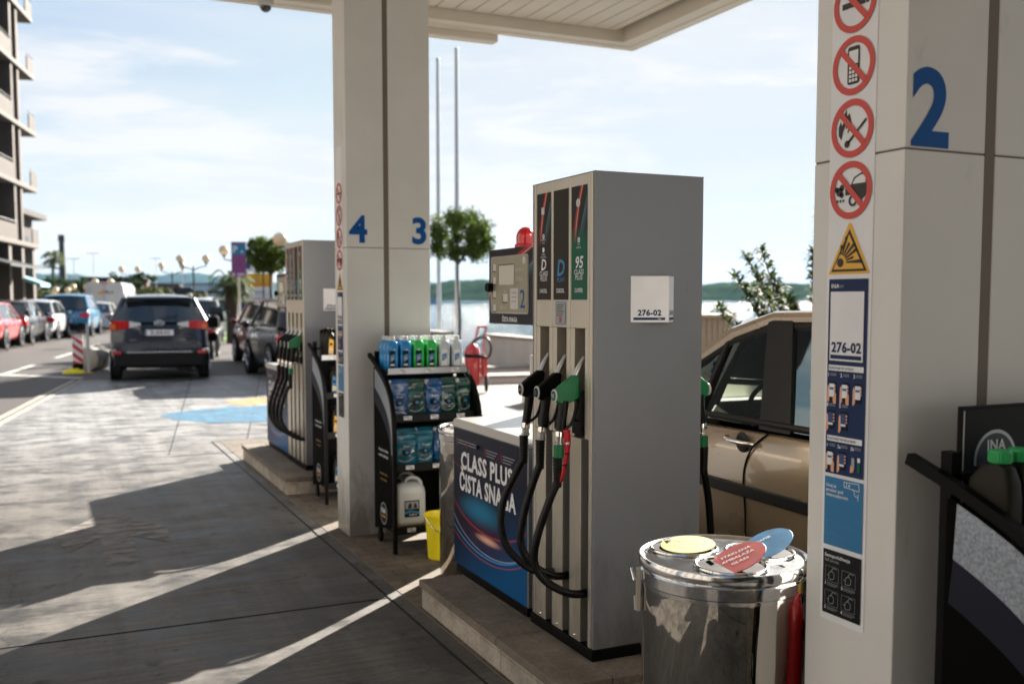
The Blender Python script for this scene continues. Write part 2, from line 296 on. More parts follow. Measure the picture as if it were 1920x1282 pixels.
    bp = N.new('ShaderNodeBump'); bp.inputs['Strength'].default_value = 1.; bp.inputs['Distance'].default_value = .9; b.inputs['Roughness'].default_value = .09
    a = noise(.8, (1, 1, 1), 9, .75); L.new(a, bp.inputs['Height']); L.new(bp.outputs[0], b.inputs['Normal']); M['sea'] = m
    # hills
    m, nt, N, L, b = base('hill_forest'); tc = N.new('ShaderNodeTexCoord')
    v = N.new('ShaderNodeVectorMath'); v.operation = 'SCALE'; v.inputs[0].default_value = (.030, .055, .028); L.new(rng(noise(.03, (1, 1, 2), 8, .7), .35, .65, .5, 1.5), v.inputs['Scale']); L.new(v.outputs[0], b.inputs['Base Color']); b.inputs['Roughness'].default_value = 1; b.inputs['Specular IOR Level'].default_value = 0; M['hill'] = m
ground_mats()
def leaf_mat(key, c1, c2):
    m = mat(key, c1, .7, spec=.15); nt = m.node_tree; N = nt.nodes; L = nt.links; b = N['Principled BSDF']
    g = N.new('ShaderNodeNewGeometry'); cr = N.new('ShaderNodeMixRGB'); cr.inputs[1].default_value = (*c1, 1); cr.inputs[2].default_value = (*c2, 1); L.new(g.outputs['Random Per Island'], cr.inputs[0]); L.new(cr.outputs[0], b.inputs['Base Color'])
    out = N['Material Output']; ad = N.new('ShaderNodeMixShader'); ad.inputs[0].default_value = .35; tl = N.new('ShaderNodeBsdfTranslucent'); L.new(cr.outputs[0], tl.inputs[0]); L.new(b.outputs[0], ad.inputs[1]); L.new(tl.outputs[0], ad.inputs[2]); L.new(ad.outputs[0], out.inputs[0]); M[key] = m
leaf_mat('leaf_laurel', (.035, .08, .012), (.13, .17, .03)); leaf_mat('leaf_dark', (.02, .045, .014), (.04, .07, .02)); leaf_mat('leaf_olive', (.06, .085, .025), (.12, .14, .045)); leaf_mat('leaf_oleander', (.03, .07, .012), (.10, .13, .03))
mk('grass', (.12, .25, .02), .9, noise=.3)

# ---------------- mesh builder ----------------
ORG = Vector((0, 0, 0))
class MB:
    def __init__(s): s.v = []; s.f = []; s.m = []; s.mats = []; s.uv = {}; s.smooth = 40
    def mi(s, m):
        m = M[m] if isinstance(m, str) else m
        if m not in s.mats: s.mats.append(m)
        return s.mats.index(m)
    def add(s, vs, fs, m):
        k = len(s.v); i = s.mi(m); s.v += [tuple(v) for v in vs]
        for f in fs: s.f.append(tuple(a+k for a in f)); s.m.append(i)
        return s
    def box(s, x0, x1, y0, y1, z0, z1, m):
        vs = [(x, y, z) for z in (z0, z1) for y in (y0, y1) for x in (x0, x1)]
        return s.add(vs, [(0, 2, 3, 1), (4, 5, 7, 6), (0, 1, 5, 4), (2, 6, 7, 3), (0, 4, 6, 2), (1, 3, 7, 5)], m)
    def prism(s, pts, d, m, o=(0, 0, 0), u=(1, 0, 0), v=(0, 0, 1)):   # closed 2-D outline in plane (u,v) extruded by vector d
        o, u, v, d = map(Vector, (o, u, v, d)); n = len(pts)
        a = [o+u*p[0]+v*p[1] for p in pts]; b = [p+d for p in a]
        return s.add(a+b, [tuple(range(n)), tuple(range(2*n-1, n-1, -1))]+[(i, i+n, (i+1) % n+n, (i+1) % n) for i in range(n)], m)
    def tube(s, path, rad, m, n=10, cap=True, flat=None):
        P = [Vector(p) for p in path]; k = len(P)
        rad = [rad]*k if isinstance(rad, (int, float)) else rad
        T = [(P[min(i+1, k-1)]-P[max(i-1, 0)]).normalized() for i in range(k)]
        up = Vector((0, 0, 1)) if abs(T[0].z) < .9 else Vector((1, 0, 0))
        a = T[0].cross(up).normalized(); vs = []
        for i in range(k):
            a = (a-T[i]*a.dot(T[i])).normalized(); b = T[i].cross(a)
            for j in range(n):
                t = 2*math.pi*j/n; vs.append(P[i]+(a*math.cos(t)+b*math.sin(t)*(flat or 1))*rad[i])
        fs = [(i*n+j, i*n+(j+1) % n, (i+1)*n+(j+1) % n, (i+1)*n+j) for i in range(k-1) for j in range(n)]
        if cap: fs += [tuple(range(n-1, -1, -1)), tuple(range((k-1)*n, k*n))]
        return s.add(vs, fs, m)
    def lathe(s, prof, m, c=(0, 0, 0), n=32, axis='Z', cap=True):
        c = Vector(c); vs = []; k = len(prof)
        for r, h in prof:
            for j in range(n):
                t = 2*math.pi*j/n; p = (r*math.cos(t), r*math.sin(t), h)
                if axis == 'X': p = (p[2], p[0], p[1])
                if axis == 'Y': p = (p[1], p[2], p[0])
                vs.append(c+Vector(p))
        fs = [(i*n+j, i*n+(j+1) % n, (i+1)*n+(j+1) % n, (i+1)*n+j) for i in range(k-1) for j in range(n)]
        if cap: fs += [tuple(range(n-1, -1, -1)), tuple(range((k-1)*n, k*n))]
        return s.add(vs, fs, m)
    def sphere(s, c, r, m, n=14, sc=(1, 1, 1), half=False):
        k = n//2; lo = 0 if half else -k//2*1
        prof = []
        a0 = 0 if half else -90
        for i in range(k+1):
            a = R(a0+(90-a0)*i/k); prof.append((max(1e-4, r*math.cos(a)), r*math.sin(a)))
        st = len(s.v); s.lathe(prof, m, (0, 0, 0), n); c = Vector(c)
        for i in range(st, len(s.v)):
            v = s.v[i]; s.v[i] = (c.x+v[0]*sc[0], c.y+v[1]*sc[1], c.z+v[2]*sc[2])
        return s
    def xform(s, mt, start=0):
        for i in range(start, len(s.v)): s.v[i] = tuple(mt @ Vector(s.v[i]))
        return s
    def build(s, name, parent=None, bevel=0, sub=0, uvbox=None, smooth=None, solid=0):
        me = bpy.data.meshes.new(name)
        off = Vector((0, 0, 0)) if parent is None else ORG
        me.from_pydata([tuple(Vector(v)-off) for v in s.v], [], s.f); me.polygons.foreach_set('material_index', s.m)
        for m in s.mats: me.materials.append(m)
        me.polygons.foreach_set('use_smooth', [True]*len(me.polygons)); me.update()
        try: me.set_sharp_from_angle(angle=R(smooth if smooth is not None else s.smooth))
        except Exception: pass
        if uvbox:   # (origin, U, V, width, height)
            o0, U, V, W_, H_ = uvbox; o0 = Vector(o0)-off; U = Vector(U); V = Vector(V); ul = me.uv_layers.new(name='UVMap')
            for lp in me.loops:
                p = me.vertices[lp.vertex_index].co-o0; ul.data[lp.index].uv = (p.dot(U)/W_, p.dot(V)/H_)
        ob = bpy.data.objects.new(name, me); COL.objects.link(ob)
        if parent is not None: ob.parent = parent
        if solid: md = ob.modifiers.new('solid', 'SOLIDIFY'); md.thickness = solid
        if bevel: md = ob.modifiers.new('bevel', 'BEVEL'); md.width = bevel; md.segments = 2; md.limit_method = 'ANGLE'; md.angle_limit = R(40); md.harden_normals = True
        if sub: md = ob.modifiers.new('sub', 'SUBSURF'); md.levels = sub; md.render_levels = sub
        return ob
def tag(o, label=None, cat=None, group=None, kind=None):
    for k, v in (('label', label), ('category', cat), ('group', group), ('kind', kind)):
        if v: o[k] = v
    return o
def thing(name, loc, label, cat, group=None, rz=0):
    global ORG
    o = bpy.data.objects.new(name, None); COL.objects.link(o); o.location = loc; o.rotation_euler.z = rz; o.empty_display_size = .1
    ORG = Vector(loc) if rz == 0 else Vector((0, 0, 0)); return tag(o, label, cat, group)
def local(name, loc, label, cat, group=None, rz=0):   # parts are given in the thing's own coordinates
    global ORG
    o = thing(name, loc, label, cat, group, rz); ORG = Vector((0, 0, 0)); return o
def kids(o): return [c for c in bpy.data.objects if c.parent == o]
def dup(o, loc=None, rz=None, label=None, group=None, sc=None, parent=None):
    c = o.copy(); COL.objects.link(c); c.parent = parent
    if loc is not None: c.location = loc
    if rz is not None: c.rotation_euler.z = rz
    if sc is not None: c.scale = (sc, sc, sc) if isinstance(sc, (int, float)) else sc
    if label: c['label'] = label
    if group: c['group'] = group
    for ch in kids(o): dup(ch, parent=c)
    return c
def lerp(a, b, t): return a+(b-a)*t
def spline(P, k=8):
    P = [Vector(p) for p in P]; out = []
    for i in range(len(P)-1):
        p0, p1, p2, p3 = P[max(i-1, 0)], P[i], P[i+1], P[min(i+2, len(P)-1)]
        for j in range(k):
            t = j/k; out.append(.5*((2*p1)+(p2-p0)*t+(2*p0-5*p1+4*p2-p3)*t*t+(3*p1-p0-3*p2+p3)*t**3))
    return out+[P[-1]]

# ---------------- lettering and flat prints ----------------
_tc = {}
def glyphs(txt, bold=0., res=2):
    key = (txt, bold, res)
    if key in _tc: return _tc[key]
    c = bpy.data.curves.new('t', 'FONT'); c.body = txt; c.size = 1; c.resolution_u = res; c.offset = bold*.62; c.space_character = 1+bold*1.1; c.fill_mode = 'FRONT'
    o = bpy.data.objects.new('t', c); COL.objects.link(o); dg = bpy.context.evaluated_depsgraph_get(); me = bpy.data.meshes.new_from_object(o.evaluated_get(dg))
    vs = [tuple(v.co[:2]) for v in me.vertices]; fs = [tuple(p.vertices) for p in me.polygons]
    bpy.data.objects.remove(o); bpy.data.curves.remove(c); bpy.data.meshes.remove(me); _tc[key] = (vs, fs); return vs, fs
class Deco:   # a sheet of printed shapes on a plane; layers sit a fraction of a millimetre apart
    def __init__(s, O, U, V, eps=.0012): s.mb = MB(); s.O, s.U, s.V = Vector(O), Vector(U).normalized(), Vector(V).normalized(); s.N = s.U.cross(s.V); s.e = eps
    def P(s, u, v, l): return s.O+s.U*u+s.V*v+s.N*(s.e*l)
    def poly(s, pts, m, l=1): s.mb.add([s.P(u, v, l) for u, v in pts], [tuple(range(len(pts)))], m); return s
    def rect(s, u0, u1, v0, v1, m, l=1, r=0):
        if r:
            pts = []
            for cu, cv, a in ((u1-r, v0+r, -90), (u1-r, v1-r, 0), (u0+r, v1-r, 90), (u0+r, v0+r, 180)):
                for k in range(5): t = R(a+90*k/4); pts.append((cu+r*math.cos(t), cv+r*math.sin(t)))
            return s.poly(pts, m, l)
        return s.poly([(u0, v0), (u1, v0), (u1, v1), (u0, v1)], m, l)
    def disc(s, u, v, r, m, l=1, n=28, sy=1): return s.poly([(u+r*math.cos(2*math.pi*k/n), v+sy*r*math.sin(2*math.pi*k/n)) for k in range(n)], m, l)
    def ring(s, u, v, r0, r1, m, l=1, n=36, a0=0, a1=360):
        full = a1-a0 >= 360; k = n if full else n+1; vs = []
        for j in range(k):
            t = R(a0+(a1-a0)*j/n); vs += [s.P(u+r0*math.cos(t), v+r0*math.sin(t), l), s.P(u+r1*math.cos(t), v+r1*math.sin(t), l)]
        fs = [(2*j, 2*j+1, (2*j+3) % (2*k), (2*j+2) % (2*k)) for j in range(n)]
        s.mb.add(vs, fs, m); return s
    def line(s, pts, wd, m, l=1):
        for (a, b), (c, d) in zip(pts, pts[1:]):
            L_ = math.hypot(c-a, d-b) or 1; nx, ny = -(d-b)/L_*wd/2, (c-a)/L_*wd/2
            s.poly([(a-nx, b-ny), (c-nx, d-ny), (c+nx, d+ny), (a+nx, b+ny)], m, l)
        return s
    def text(s, t, u, v, h, m, l=2, bold=.0, align='c', wx=1., slant=0, rot=0, wmax=None, res=2):   # h = cap height
        vs, fs = glyphs(t, bold, res)
        if not vs: return s
        x0 = min(p[0] for p in vs); x1 = max(p[0] for p in vs); k = h/.70
        if wmax and (x1-x0)*k*wx > wmax: wx = wmax/((x1-x0)*k)
        ax = {'c': (x0+x1)/2, 'l': x0, 'r': x1}[align]; cr, sr = math.cos(rot), math.sin(rot); out = []
        for x, y in vs:
            a, b = (x-ax)*k*wx+y*k*slant, y*k; out.append(s.P(u+a*cr-b*sr, v+a*sr+b*cr, l))
        s.mb.add(out, fs, m); return s
    def build(s, name, parent=None, **k): return s.mb.build(name, parent, **k)
YF = ((0, -1, 0), (0, 0, 1))    # print on a face that looks toward -X
XF = ((1, 0, 0), (0, 0, 1))     # print on a face that looks toward -Y
# ---------------- setting: ground, roads, sea, hills ----------------
def struct(name, mb, **k): return tag(mb.build(name, **k), kind='structure')
def flat(pts, z, m): mb = MB(); mb.add([(x, y, z) for x, y in pts], [tuple(range(len(pts)))], m); return mb
SHORE = [(10.4, -60), (10.4, 30), (12.2, 60), (32, 230)]
struct('ground', flat([(-3000, -300), (10.4, -300)]+SHORE+[(14, 330), (-40, 420), (-900, 900), (-3000, 1200)], 0, 'promenade'))
q = MB(); P_ = [(10.4, -300)]+SHORE+[(14, 330), (-40, 420)]
for a, b in zip(P_, P_[1:]): q.prism([(0, 0), (1, 0), (1, -2.6), (0, -2.6)], Vector((b[0]-a[0], b[1]-a[1], 0)), 'stone', o=(a[0]-1, a[1], -.002))
struct('quay', q)
struct('sea', flat([(-9000, -2000), (16000, -2000), (16000, 16000), (-9000, 16000)], -1.25, 'sea'))
t9 = math.tan(R(9))
struct('road', flat([(-26, -40), (1.25-9, -40), (-.9, -40), (-.9, 12), (.58, 21.6), (10.2, 21.6), (10.2, 31), (9.2, 60), (24, 200), (-8, 200), (-14, 60)], .004, 'asphalt'))
c = MB(); c.add([(x, y, .008) for x, y in [(-1.2, -12), (1.60, -12), (1.60, 30), (1.60, 11.5), (10, 11.5), (10, 21.45), (.52, 21.45), (-.05, 18), (-.62, 14.4), (-.9, 11)]][:2]+[(1.60, 11.5, .008), (4.2, 21.45, .008), (.52, 21.45, .008), (-.05, 18, .008), (-.62, 14.4, .008), (-1.0, 11, .008)], [tuple(range(8))], 'concrete')
c.add([(x, y, .008) for x, y in [(1.60, 11.5), (6.2, 11.5), (6.2, 21.45), (4.2, 21.45)]], [(0, 1, 2, 3)], 'concrete')
struct('forecourt', c)
g = MB()
for x, y in [(-1.2, 5.03), (-1.2, 10.6), (-1.2, .2)]: g.box(x, 1.60, y-.006, y+.006, .008, .0095, 'black_matte')
g.prism([(2.0, 11.6), (2.012, 11.6), (4.0, 21.4), (3.988, 21.4)], (0, 0, .0015), 'plastic_dark', o=(0, 0, .008), v=(0, 1, 0))
g.prism([(1.05, 10.7), (1.06, 10.7), (2.6, 21.4), (2.585, 21.4)], (0, 0, .0015), 'plastic_dark', o=(0, 0, .008), v=(0, 1, 0))
struct('forecourt_joints', g)
g = MB()   # gutter stones along the edge of the forecourt
EDG = [(-1.22, 9), (-.86, 12.6), (-.66, 14.4), (-.10, 18), (.48, 21.5)]
for k, (o0, o1, m) in enumerate(((-.02, .06, 'stone'), (-.16, -.06, 'stone'), (-.06, -.02, 'black_matte'), (-.19, -.16, 'black_matte'))):
    for (ax, ay), (bx, by) in zip(EDG, EDG[1:]): g.prism([(ax+o0, ay), (ax+o1, ay), (bx+o1, by), (bx+o0, by)], (0, 0, .012 if m == 'stone' else .006), m, o=(0, 0, .003), v=(0, 1, 0))
struct('gutter', g)
g = MB(); g.add([(x, y, .012) for x, y in [(1.60, -12), (1.68, -12), (1.68, 30), (1.60, 30)]][:2]+[(1.68, 11.5, .012), (1.60, 11.5, .012)], [(0, 1, 2, 3)], 'concrete'); g.box(1.594, 1.602, -12, 11.5, .009, .0128, 'plastic_dark'); g.box(1.678, 1.682, -12, 11.5, .009, .0148, 'groove')  # thin dark line at the paving edge paints in contact shade
struct('edging', g)
g = MB(); g.add([(1.682, -12, .014), (2.9, -12, .014), (2.9, 11.5, .014), (1.682, 11.5, .014)], [(0, 1, 2, 3)], 'paving'); struct('island_paving', g)
g = MB(); g.add([(2.9, -12, .010), (7.5, -12, .010), (7.5, 11.5, .010), (2.9, 11.5, .010)], [(0, 1, 2, 3)], 'concrete'); struct('second_lane', g)
# painted markings
g = MB(); pts = [(1.30, 14.35), (1.5, 14.7), (1.95, 15.0), (2.5, 15.15), (2.95, 15.1), (3.3, 14.6), (3.0, 13.8), (2.5, 13.1), (1.9, 13.25), (1.5, 13.7)]
g.add([(x, y, .0125) for x, y in pts], [tuple(range(len(pts)))], 'paint_blue_road'); struct('blue_road_marking', g)
g = MB(); pts = [(2.45, 16.1), (3.1, 16.4), (3.6, 16.0), (3.0, 15.55), (2.62, 15.2), (2.5, 15.6)]
g.add([(x, y, .0125) for x, y in pts], [tuple(range(len(pts)))], 'paint_orange_road'); struct('orange_road_marking', g)
g = MB(); g.add([(x, y, .0125) for x, y in [(.34, 8.0), (.70, 7.25), (.66, 6.82), (.46, 7.1), (.44, 6.38), (.25, 6.33), (.25, 7.12), (.05, 6.8), (-.03, 7.3)]], [tuple(range(9))], 'paint_worn'); struct('arrow_road_marking', g)
g = MB()
for k in range(14):
    a, y = -4.0, 24+k*6; g.add([(-1.7+(yy-20)*.17+dx, yy, .0085) for dx, yy in ((0, y), (.14, y), (.14, y+3), (0, y+3))], [(0, 1, 2, 3)], 'paint_white_road')
g.add([(-1.6, 24.2, .0085), (-1.5, 24.6, .0085), (.6, 22.2, .0085), (.5, 21.95, .0085)], [(0, 1, 2, 3)], 'paint_white_road')
struct('lane_markings', g)
g = MB(); g.add([(-60, 20, .05), (-5, 20, .05), (2.6, 66, .05), (16, 160, .05), (-60, 160, .05)], [(0, 1, 2, 3, 4)], 'promenade'); struct('pavement', g)
g = MB(); g.add([(6.0, 40.5, .03), (8.2, 41, .03), (8.6, 46, .03), (6.7, 46, .03)], [(0, 1, 2, 3)], 'grass'); tag(g.build('grass_verge'), 'bright green patch of grass beside the palm tree', 'grass', kind='stuff')

def ridge(name, p0, p1, hs, thick, m='hill', rough=.12, n=90):
    rnd = random.Random(name); mb = MB(); p0, p1 = Vector(p0), Vector(p1); d = (p1-p0); perp = Vector((-d.y, d.x, 0)).normalized()
    vs = []; rows = 7
    ph = [rnd.uniform(0, 6) for _ in range(6)]
    for i in range(n+1):
        t = i/n; x = t*(len(hs)-1); k = min(int(x), len(hs)-2); f = x-k; f = f*f*(3-2*f); h = lerp(hs[k], hs[k+1], f)
        h *= 1+rough*sum(math.sin(t*q_*17+ph[j])/(j+1) for j, q_ in enumerate((1, 2.3, 4.1, 7.7, 13, 21)))*.35
        for r in range(rows):
            s_ = (r/(rows-1)*2-1); c_ = p0+d*t+perp*thick*s_; hh = h*max(0, 1-abs(s_)**1.6)
            vs.append((c_.x, c_.y, -1.5+max(0, hh+1.5)))
    fs = [(i*rows+r, i*rows+r+1, (i+1)*rows+r+1, (i+1)*rows+r) for i in range(n) for r in range(rows-1)]
    mb.add(vs, fs, m); mb.smooth = 80; return struct(name, mb)
def dirp(px, d):   # a point on the ground d metres away in the direction seen at image column px
    a = YAW+math.atan((px-960)/1867); return (math.sin(a)*d, math.cos(a)*d, 0)
ridge('headland', dirp(760, 1250), dirp(1290, 1300), [16, 26, 29, 27, 24, 20], 130)
ridge('headland_ridge', dirp(1270, 1350), dirp(2300, 1150), [20, 24, 21, 19, 23, 26, 30, 32], 130)
ridge('far_hills', dirp(-260, 6500), dirp(260, 6800), [260, 300, 235, 160, 150, 120], 700)
ridge('far_hills_middle', dirp(150, 7200), dirp(820, 7000), [120, 165, 175, 150, 120, 190, 175, 120], 700)
ridge('low_shore', dirp(-100, 1500), dirp(560, 1800), [12, 18, 22, 16, 12, 10, 8, 6], 140)

# ---------------- canopy ----------------
CX0, CX1, CY0, CY1, CZ = -1.0, 6.1, -11.0, 9.92, 4.42  # unseen left edge and rear reach set to shape the light
t = thing('canopy', (2, 2, 0), 'beige fuel station canopy with slatted soffit over the pumps', 'canopy')
m = MB()   # outer lip, then a step up to the slats
def frame(m, a, b, z0, z1, mt):   # rectangular ring between insets a and b
    m.box(CX0+a, CX1-a, CY1-b, CY1-a, z0, z1, mt); m.box(CX0+a, CX1-a, CY0+a, CY0+b, z0, z1, mt)
    m.box(CX1-b, CX1-a, CY0+b, CY1-b, z0, z1, mt); m.box(CX0+a, CX0+b, CY0+b, CY1-b, z0, z1, mt)
frame(m, 0, .115, CZ, CZ+.75, 'soffit'); frame(m, .115, .27, CZ+.008, CZ+.6, 'soffit'); frame(m, .27, .285, CZ+.002, CZ+.6, 'soffit')
m.build('fascia', t)
m = MB(); frame(m, .285, .40, CZ+.22, CZ+.6, 'black_matte'); m.build('gutter_recess', t)
m = MB(); x = CX0+.40
while x < CX1-.42: m.box(x, min(x+.186, CX1-.40), CY0+.40, CY1-.30, CZ+.115, CZ+.15, 'soffit'); x += .20
m.build('soffit_slats', t, bevel=.004)
m = MB(); m.box(CX0+.41, CX1-.41, CY0+.41, CY1-.41, CZ+.23, CZ+.6, 'panel_dark'); m.build('ceiling_deck', t)
m = MB(); m.box(CX0+.05, CX1-.05, CY0+.05, CY1-.05, CZ+.62, CZ+.72, 'panel'); m.build('roof', t)
m = MB(); m.box(3.0, 4.42, 9.925, 10.07, CZ-.07, CZ+.2, 'soffit'); m.build('downpipe_box', t)
t = thing('security_camera', (1.9, 9.6, 4.3), 'small dark dome camera under the far edge of the canopy', 'camera')
m = MB(); m.lathe([(.06, .14), (.075, .12), (.075, .04), (.06, .03)], 'offwhite', (1.9, 9.6, 4.3), 20); m.build('housing', t)
m = MB(); m.sphere((1.9, 9.6, 4.33), .055, 'glass_dark', 16); m.build('dome', t)

# ---------------- columns and their notices ----------------
def pictos(d, uc, thin=1.):
    W = 'white_print'
    for k, z in enumerate((2.311, 2.163, 2.014, 1.866)):
        d.ring(uc, z, .054, .070, 'red_print', 3)
        a = .7071*.058
        if k == 0:
            d.rect(uc-.042, uc+.034, z-.009, z+.005, 'ink', 2); d.rect(uc+.036, uc+.046, z-.009, z+.005, 'ink', 2)
            d.line([(uc+.03, z+.012), (uc+.036, z+.022), (uc+.03, z+.032)], .003, 'ink', 2); d.line([(uc+.04, z+.012), (uc+.046, z+.024)], .003, 'ink', 2)
        if k == 1:
            d.rect(uc-.020, uc+.020, z-.044, z+.046, 'ink', 2, .007); d.rect(uc-.015, uc+.015, z+.004, z+.036, W, 2.5)
            for i in range(3):
                for j in range(4): d.rect(uc-.014+i*.010, uc-.0065+i*.010, z-.038+j*.010, z-.031+j*.010, W, 2.5)
        if k == 2:
            fl = [(-.045, -.012), (-.046, .008), (-.038, .022), (-.036, .008), (-.030, .018), (-.028, .034), (-.020, .048), (-.018, .030), (-.010, .038), (-.006, .026), (-.002, .012), (-.008, -.002), (-.016, -.012), (-.012, .006), (-.02, .0), (-.022, .012), (-.030, -.004), (-.034, -.016), (-.036, -.024)]
            d.poly([(uc+x, z+y) for x, y in fl], 'ink', 2); d.line([(uc-.014, z-.034), (uc+.046, z+.016)], .007, 'ink', 2); d.disc(uc-.016, z-.036, .009, 'ink', 2)
        if k == 3:
            d.poly([(uc+x, z+y) for x, y in [(-.018, -.012), (-.018, .006), (0, .012), (.010, .030), (.036, .040), (.052, .038), (.052, -.016), (.030, -.030), (.02, -.012)]], 'ink', 2)
            d.poly([(uc+x, z+y) for x, y in [(.006, .014), (.014, .026), (.034, .034), (.048, .032), (.048, .014)]], W, 2.4)
            d.ring(uc+.008, z-.026, .008, .014, 'ink', 2.6); d.disc(uc-.038, z-.002, .011, 'ink', 2); d.disc(uc-.030, z+.008, .008, 'ink', 2); d.disc(uc-.048, z+.004, .007, 'ink', 2); d.disc(uc-.030, z-.010, .007, 'ink', 2)
            for x in (-.044, -.034, -.024): d.disc(uc+x, z-.024, .0035, 'ink', 2)
        d.line([(uc-a, z+a), (uc+a, z-a)], .015, 'red_print', 3.4)
    z0, z1 = 1.663, 1.786
    d.poly([(uc-.070, z0), (uc+.070, z0), (uc+.004, z1), (uc-.004, z1)], 'yellow_print', 2); d.poly([(uc-.060, z0+.006), (uc+.060, z0+.006), (uc, z1-.014)], 'ink', 2.5)
    d.poly([(uc-.052, z0+.012), (uc+.050, z0+.012), (uc, z1-.027)], 'yellow_print', 3); d.disc(uc-.028, z0+.028, .011, 'ink', 3.5)
    for k in range(7):
        a = R(2+k*14); r0, r1 = .020, (.070, .074, .062, .066, .056, .066, .070)[k]
        cx_, cy_ = uc-.028, z0+.028; p = [(cx_+r*math.cos(a+da), cy_+r*math.sin(a+da)) for r, da in ((r0, -.09), (r1, -.07), (r1, .07), (r0, .09))]
        p = [(u_, v_) for u_, v_ in p if True]
        if abs(p[1][0]-uc) < .055-(p[1][1]-z0)*.45 and p[1][1] > z0+.012: d.poly(p, 'ink', 3.6)
        else:
            p = [(cx_+r*math.cos(a+da), cy_+r*math.sin(a+da)) for r, da in ((r0, -.09), (r1*.62, -.07), (r1*.62, .07), (r0, .09))]; d.poly(p, 'ink', 3.6)
def column_notices(t, X, Y1):
    u0, u1 = .058, .205; uc = .1315
    d = Deco((X, Y1, 0), *YF); d.rect(u0-.002, u1+.002, .788, 2.62, 'white_print', 1); pictos(d, uc); d.build('warning_sticker', t)
    d = Deco((X, Y1, 0), *YF); a, b = u0+.008, u1-.008; d.rect(a, b, 1.165, 1.651, 'navy', 3)
    d.text('INA', a+.010, 1.629, .010, 'white_print', 4, .03, 'l', 1.1); d.text('PAY', a+.034, 1.629, .008, 'grey_print', 4, 0, 'l')
    d.rect(a+.008, b-.010, 1.449, 1.620, 'white_print', 4); d.text('276-02', (a+b)/2, 1.471, .024, 'navy', 5, .05, wmax=.104); d.rect(a+.012, b-.014, 1.4535, 1.4635, 'navy', 5)
    for z, tx in ((1.424, 'PLAĆANJE IZ VOZILA'), (1.247, 'PLAĆANJE NA BLAGAJNI')):
        d.rect(a+.006, b-.006, z, z+.014, 'white_print', 4); d.text(tx, a+.010, z+.004, .006, 'navy', 5, .01, 'l')
    def phone(u, z, k, screen):
        d.rect(u-.011, u+.011, z-.022, z+.024, 'ink_black', 4.5, .002); d.rect(u-.009, u+.009, z-.014, z+.019, screen, 5)
        d.poly([(u-.014, z-.030), (u-.008, z-.022), (u-.010, z+.012), (u-.013, z+.016), (u-.016, z+.010), (u-.017, z-.028)], 'skin_print', 4.8)
        if k: d.poly([(u+.006, z-.030), (u+.016, z-.030), (u+.016, z-.006), (u+.012, z+.004), (u+.009, z-.006), (u+.004, z-.018)], 'skin_print', 5.6)
        for j in range(3): d.disc(u+.0115, z+.014-j*.008, .0028, 'skin_print', 5.6, 8)
        if screen == 'white_print': d.rect(u-.007, u+.007, z+.004, z+.010, 'sky_print', 5.5)
        else: d.rect(u-.008, u+.008, z-.012, z-.007, 'white_print', 5.5)
    for i, x in enumerate((.020, .064, .108)):
        phone(a+x, 1.372, i < 2, 'white_print'); d.text(str(i+1), a+x-.013, 1.409, .009, 'white_print', 4.5, .03)
        for j in range(2): d.rect(a+x-.007, a+x+.014, 1.4155-j*.004, 1.4168-j*.004, 'grey_print', 4.5)
    for i, x in enumerate((.018, .062)):
        phone(a+x, 1.300, 0, 'blue_print'); d.text(str(i+4), a+x-.013, 1.333, .009, 'white_print', 4.5, .03)
        for j in range(2): d.rect(a+x-.007, a+x+.014, 1.3395-j*.004, 1.3408-j*.004, 'grey_print', 4.5)
    for i, (x, s_) in enumerate(((.018, '1'), (.060, '2a'), (.105, '2b'))):
        if i < 2: phone(a+x, 1.200, i == 0, 'white_print' if i == 0 else 'blue_print')
        d.text(s_, a+x-.011, 1.232, .008, 'white_print', 4.5, .03)
        for j in range(2): d.rect(a+x-.004, a+x+.018, 1.2385-j*.004, 1.2398-j*.004, 'grey_print', 4.5)
    d.rect(a+.092, a+.102, 1.184, 1.214, 'grey_print', 4.5, .003); d.rect(a+.112, a+.121, 1.180, 1.205, 'label_green', 4.5); d.rect(a+.112, a+.121, 1.205, 1.216, 'white_print', 4.6)
    d.poly([(a+.088, 1.176), (a+.100, 1.180), (a+.098, 1.19), (a+.09, 1.196)], 'skin_print', 5)
    d.build('payment_notice', t)
    d = Deco((X, Y1, 0), *YF); d.rect(a, b, .982, 1.156, 'sky_print', 3)
    for j, tx in enumerate(('Ovaj je', 'prostor pod', 'videonadzorom')): d.text(tx, a+.007, 1.131-j*.012, .0082, 'white_print', 4, .025, 'l', wmax=.078)
    c_ = (a+.098, 1.139); q = [(-.022, -.002), (-.02, .011), (.020, .013), (.022, -.005), (-.022, -.002)]
    d.line([(c_[0]+x, c_[1]+y) for x, y in q], .0016, 'white_print', 4); d.line([(c_[0]-.022, c_[1]), (c_[0]-.029, c_[1]-.003), (c_[0]-.029, c_[1]+.012), (c_[0]-.021, c_[1]+.010)], .0016, 'white_print', 4)
    d.line([(c_[0]+.004, c_[1]-.004), (c_[0]+.007, c_[1]-.017), (c_[0]+.018, c_[1]-.02)], .0016, 'white_print', 4); d.line([(c_[0]+.019, c_[1]-.011), (c_[0]+.019, c_[1]-.029)], .0016, 'white_print', 4); d.ring(c_[0]-.012, c_[1]+.004, .001, .003, 'white_print', 4, 10)
    rnd = random.Random(3)
    for j in range(26):
        z = 1.090-j*.0040
        if j in (9, 10, 21, 22): continue
        d.rect(a+.007, a+.007+(rnd.uniform(.094, .102) if j % 9 != 8 else .04), z, z+.0009, 'label_blue', 4)
    d.build('surveillance_notice', t)
    d = Deco((X, Y1, 0), *YF); d.rect(a, b, .806, .970, 'ink_black', 3)
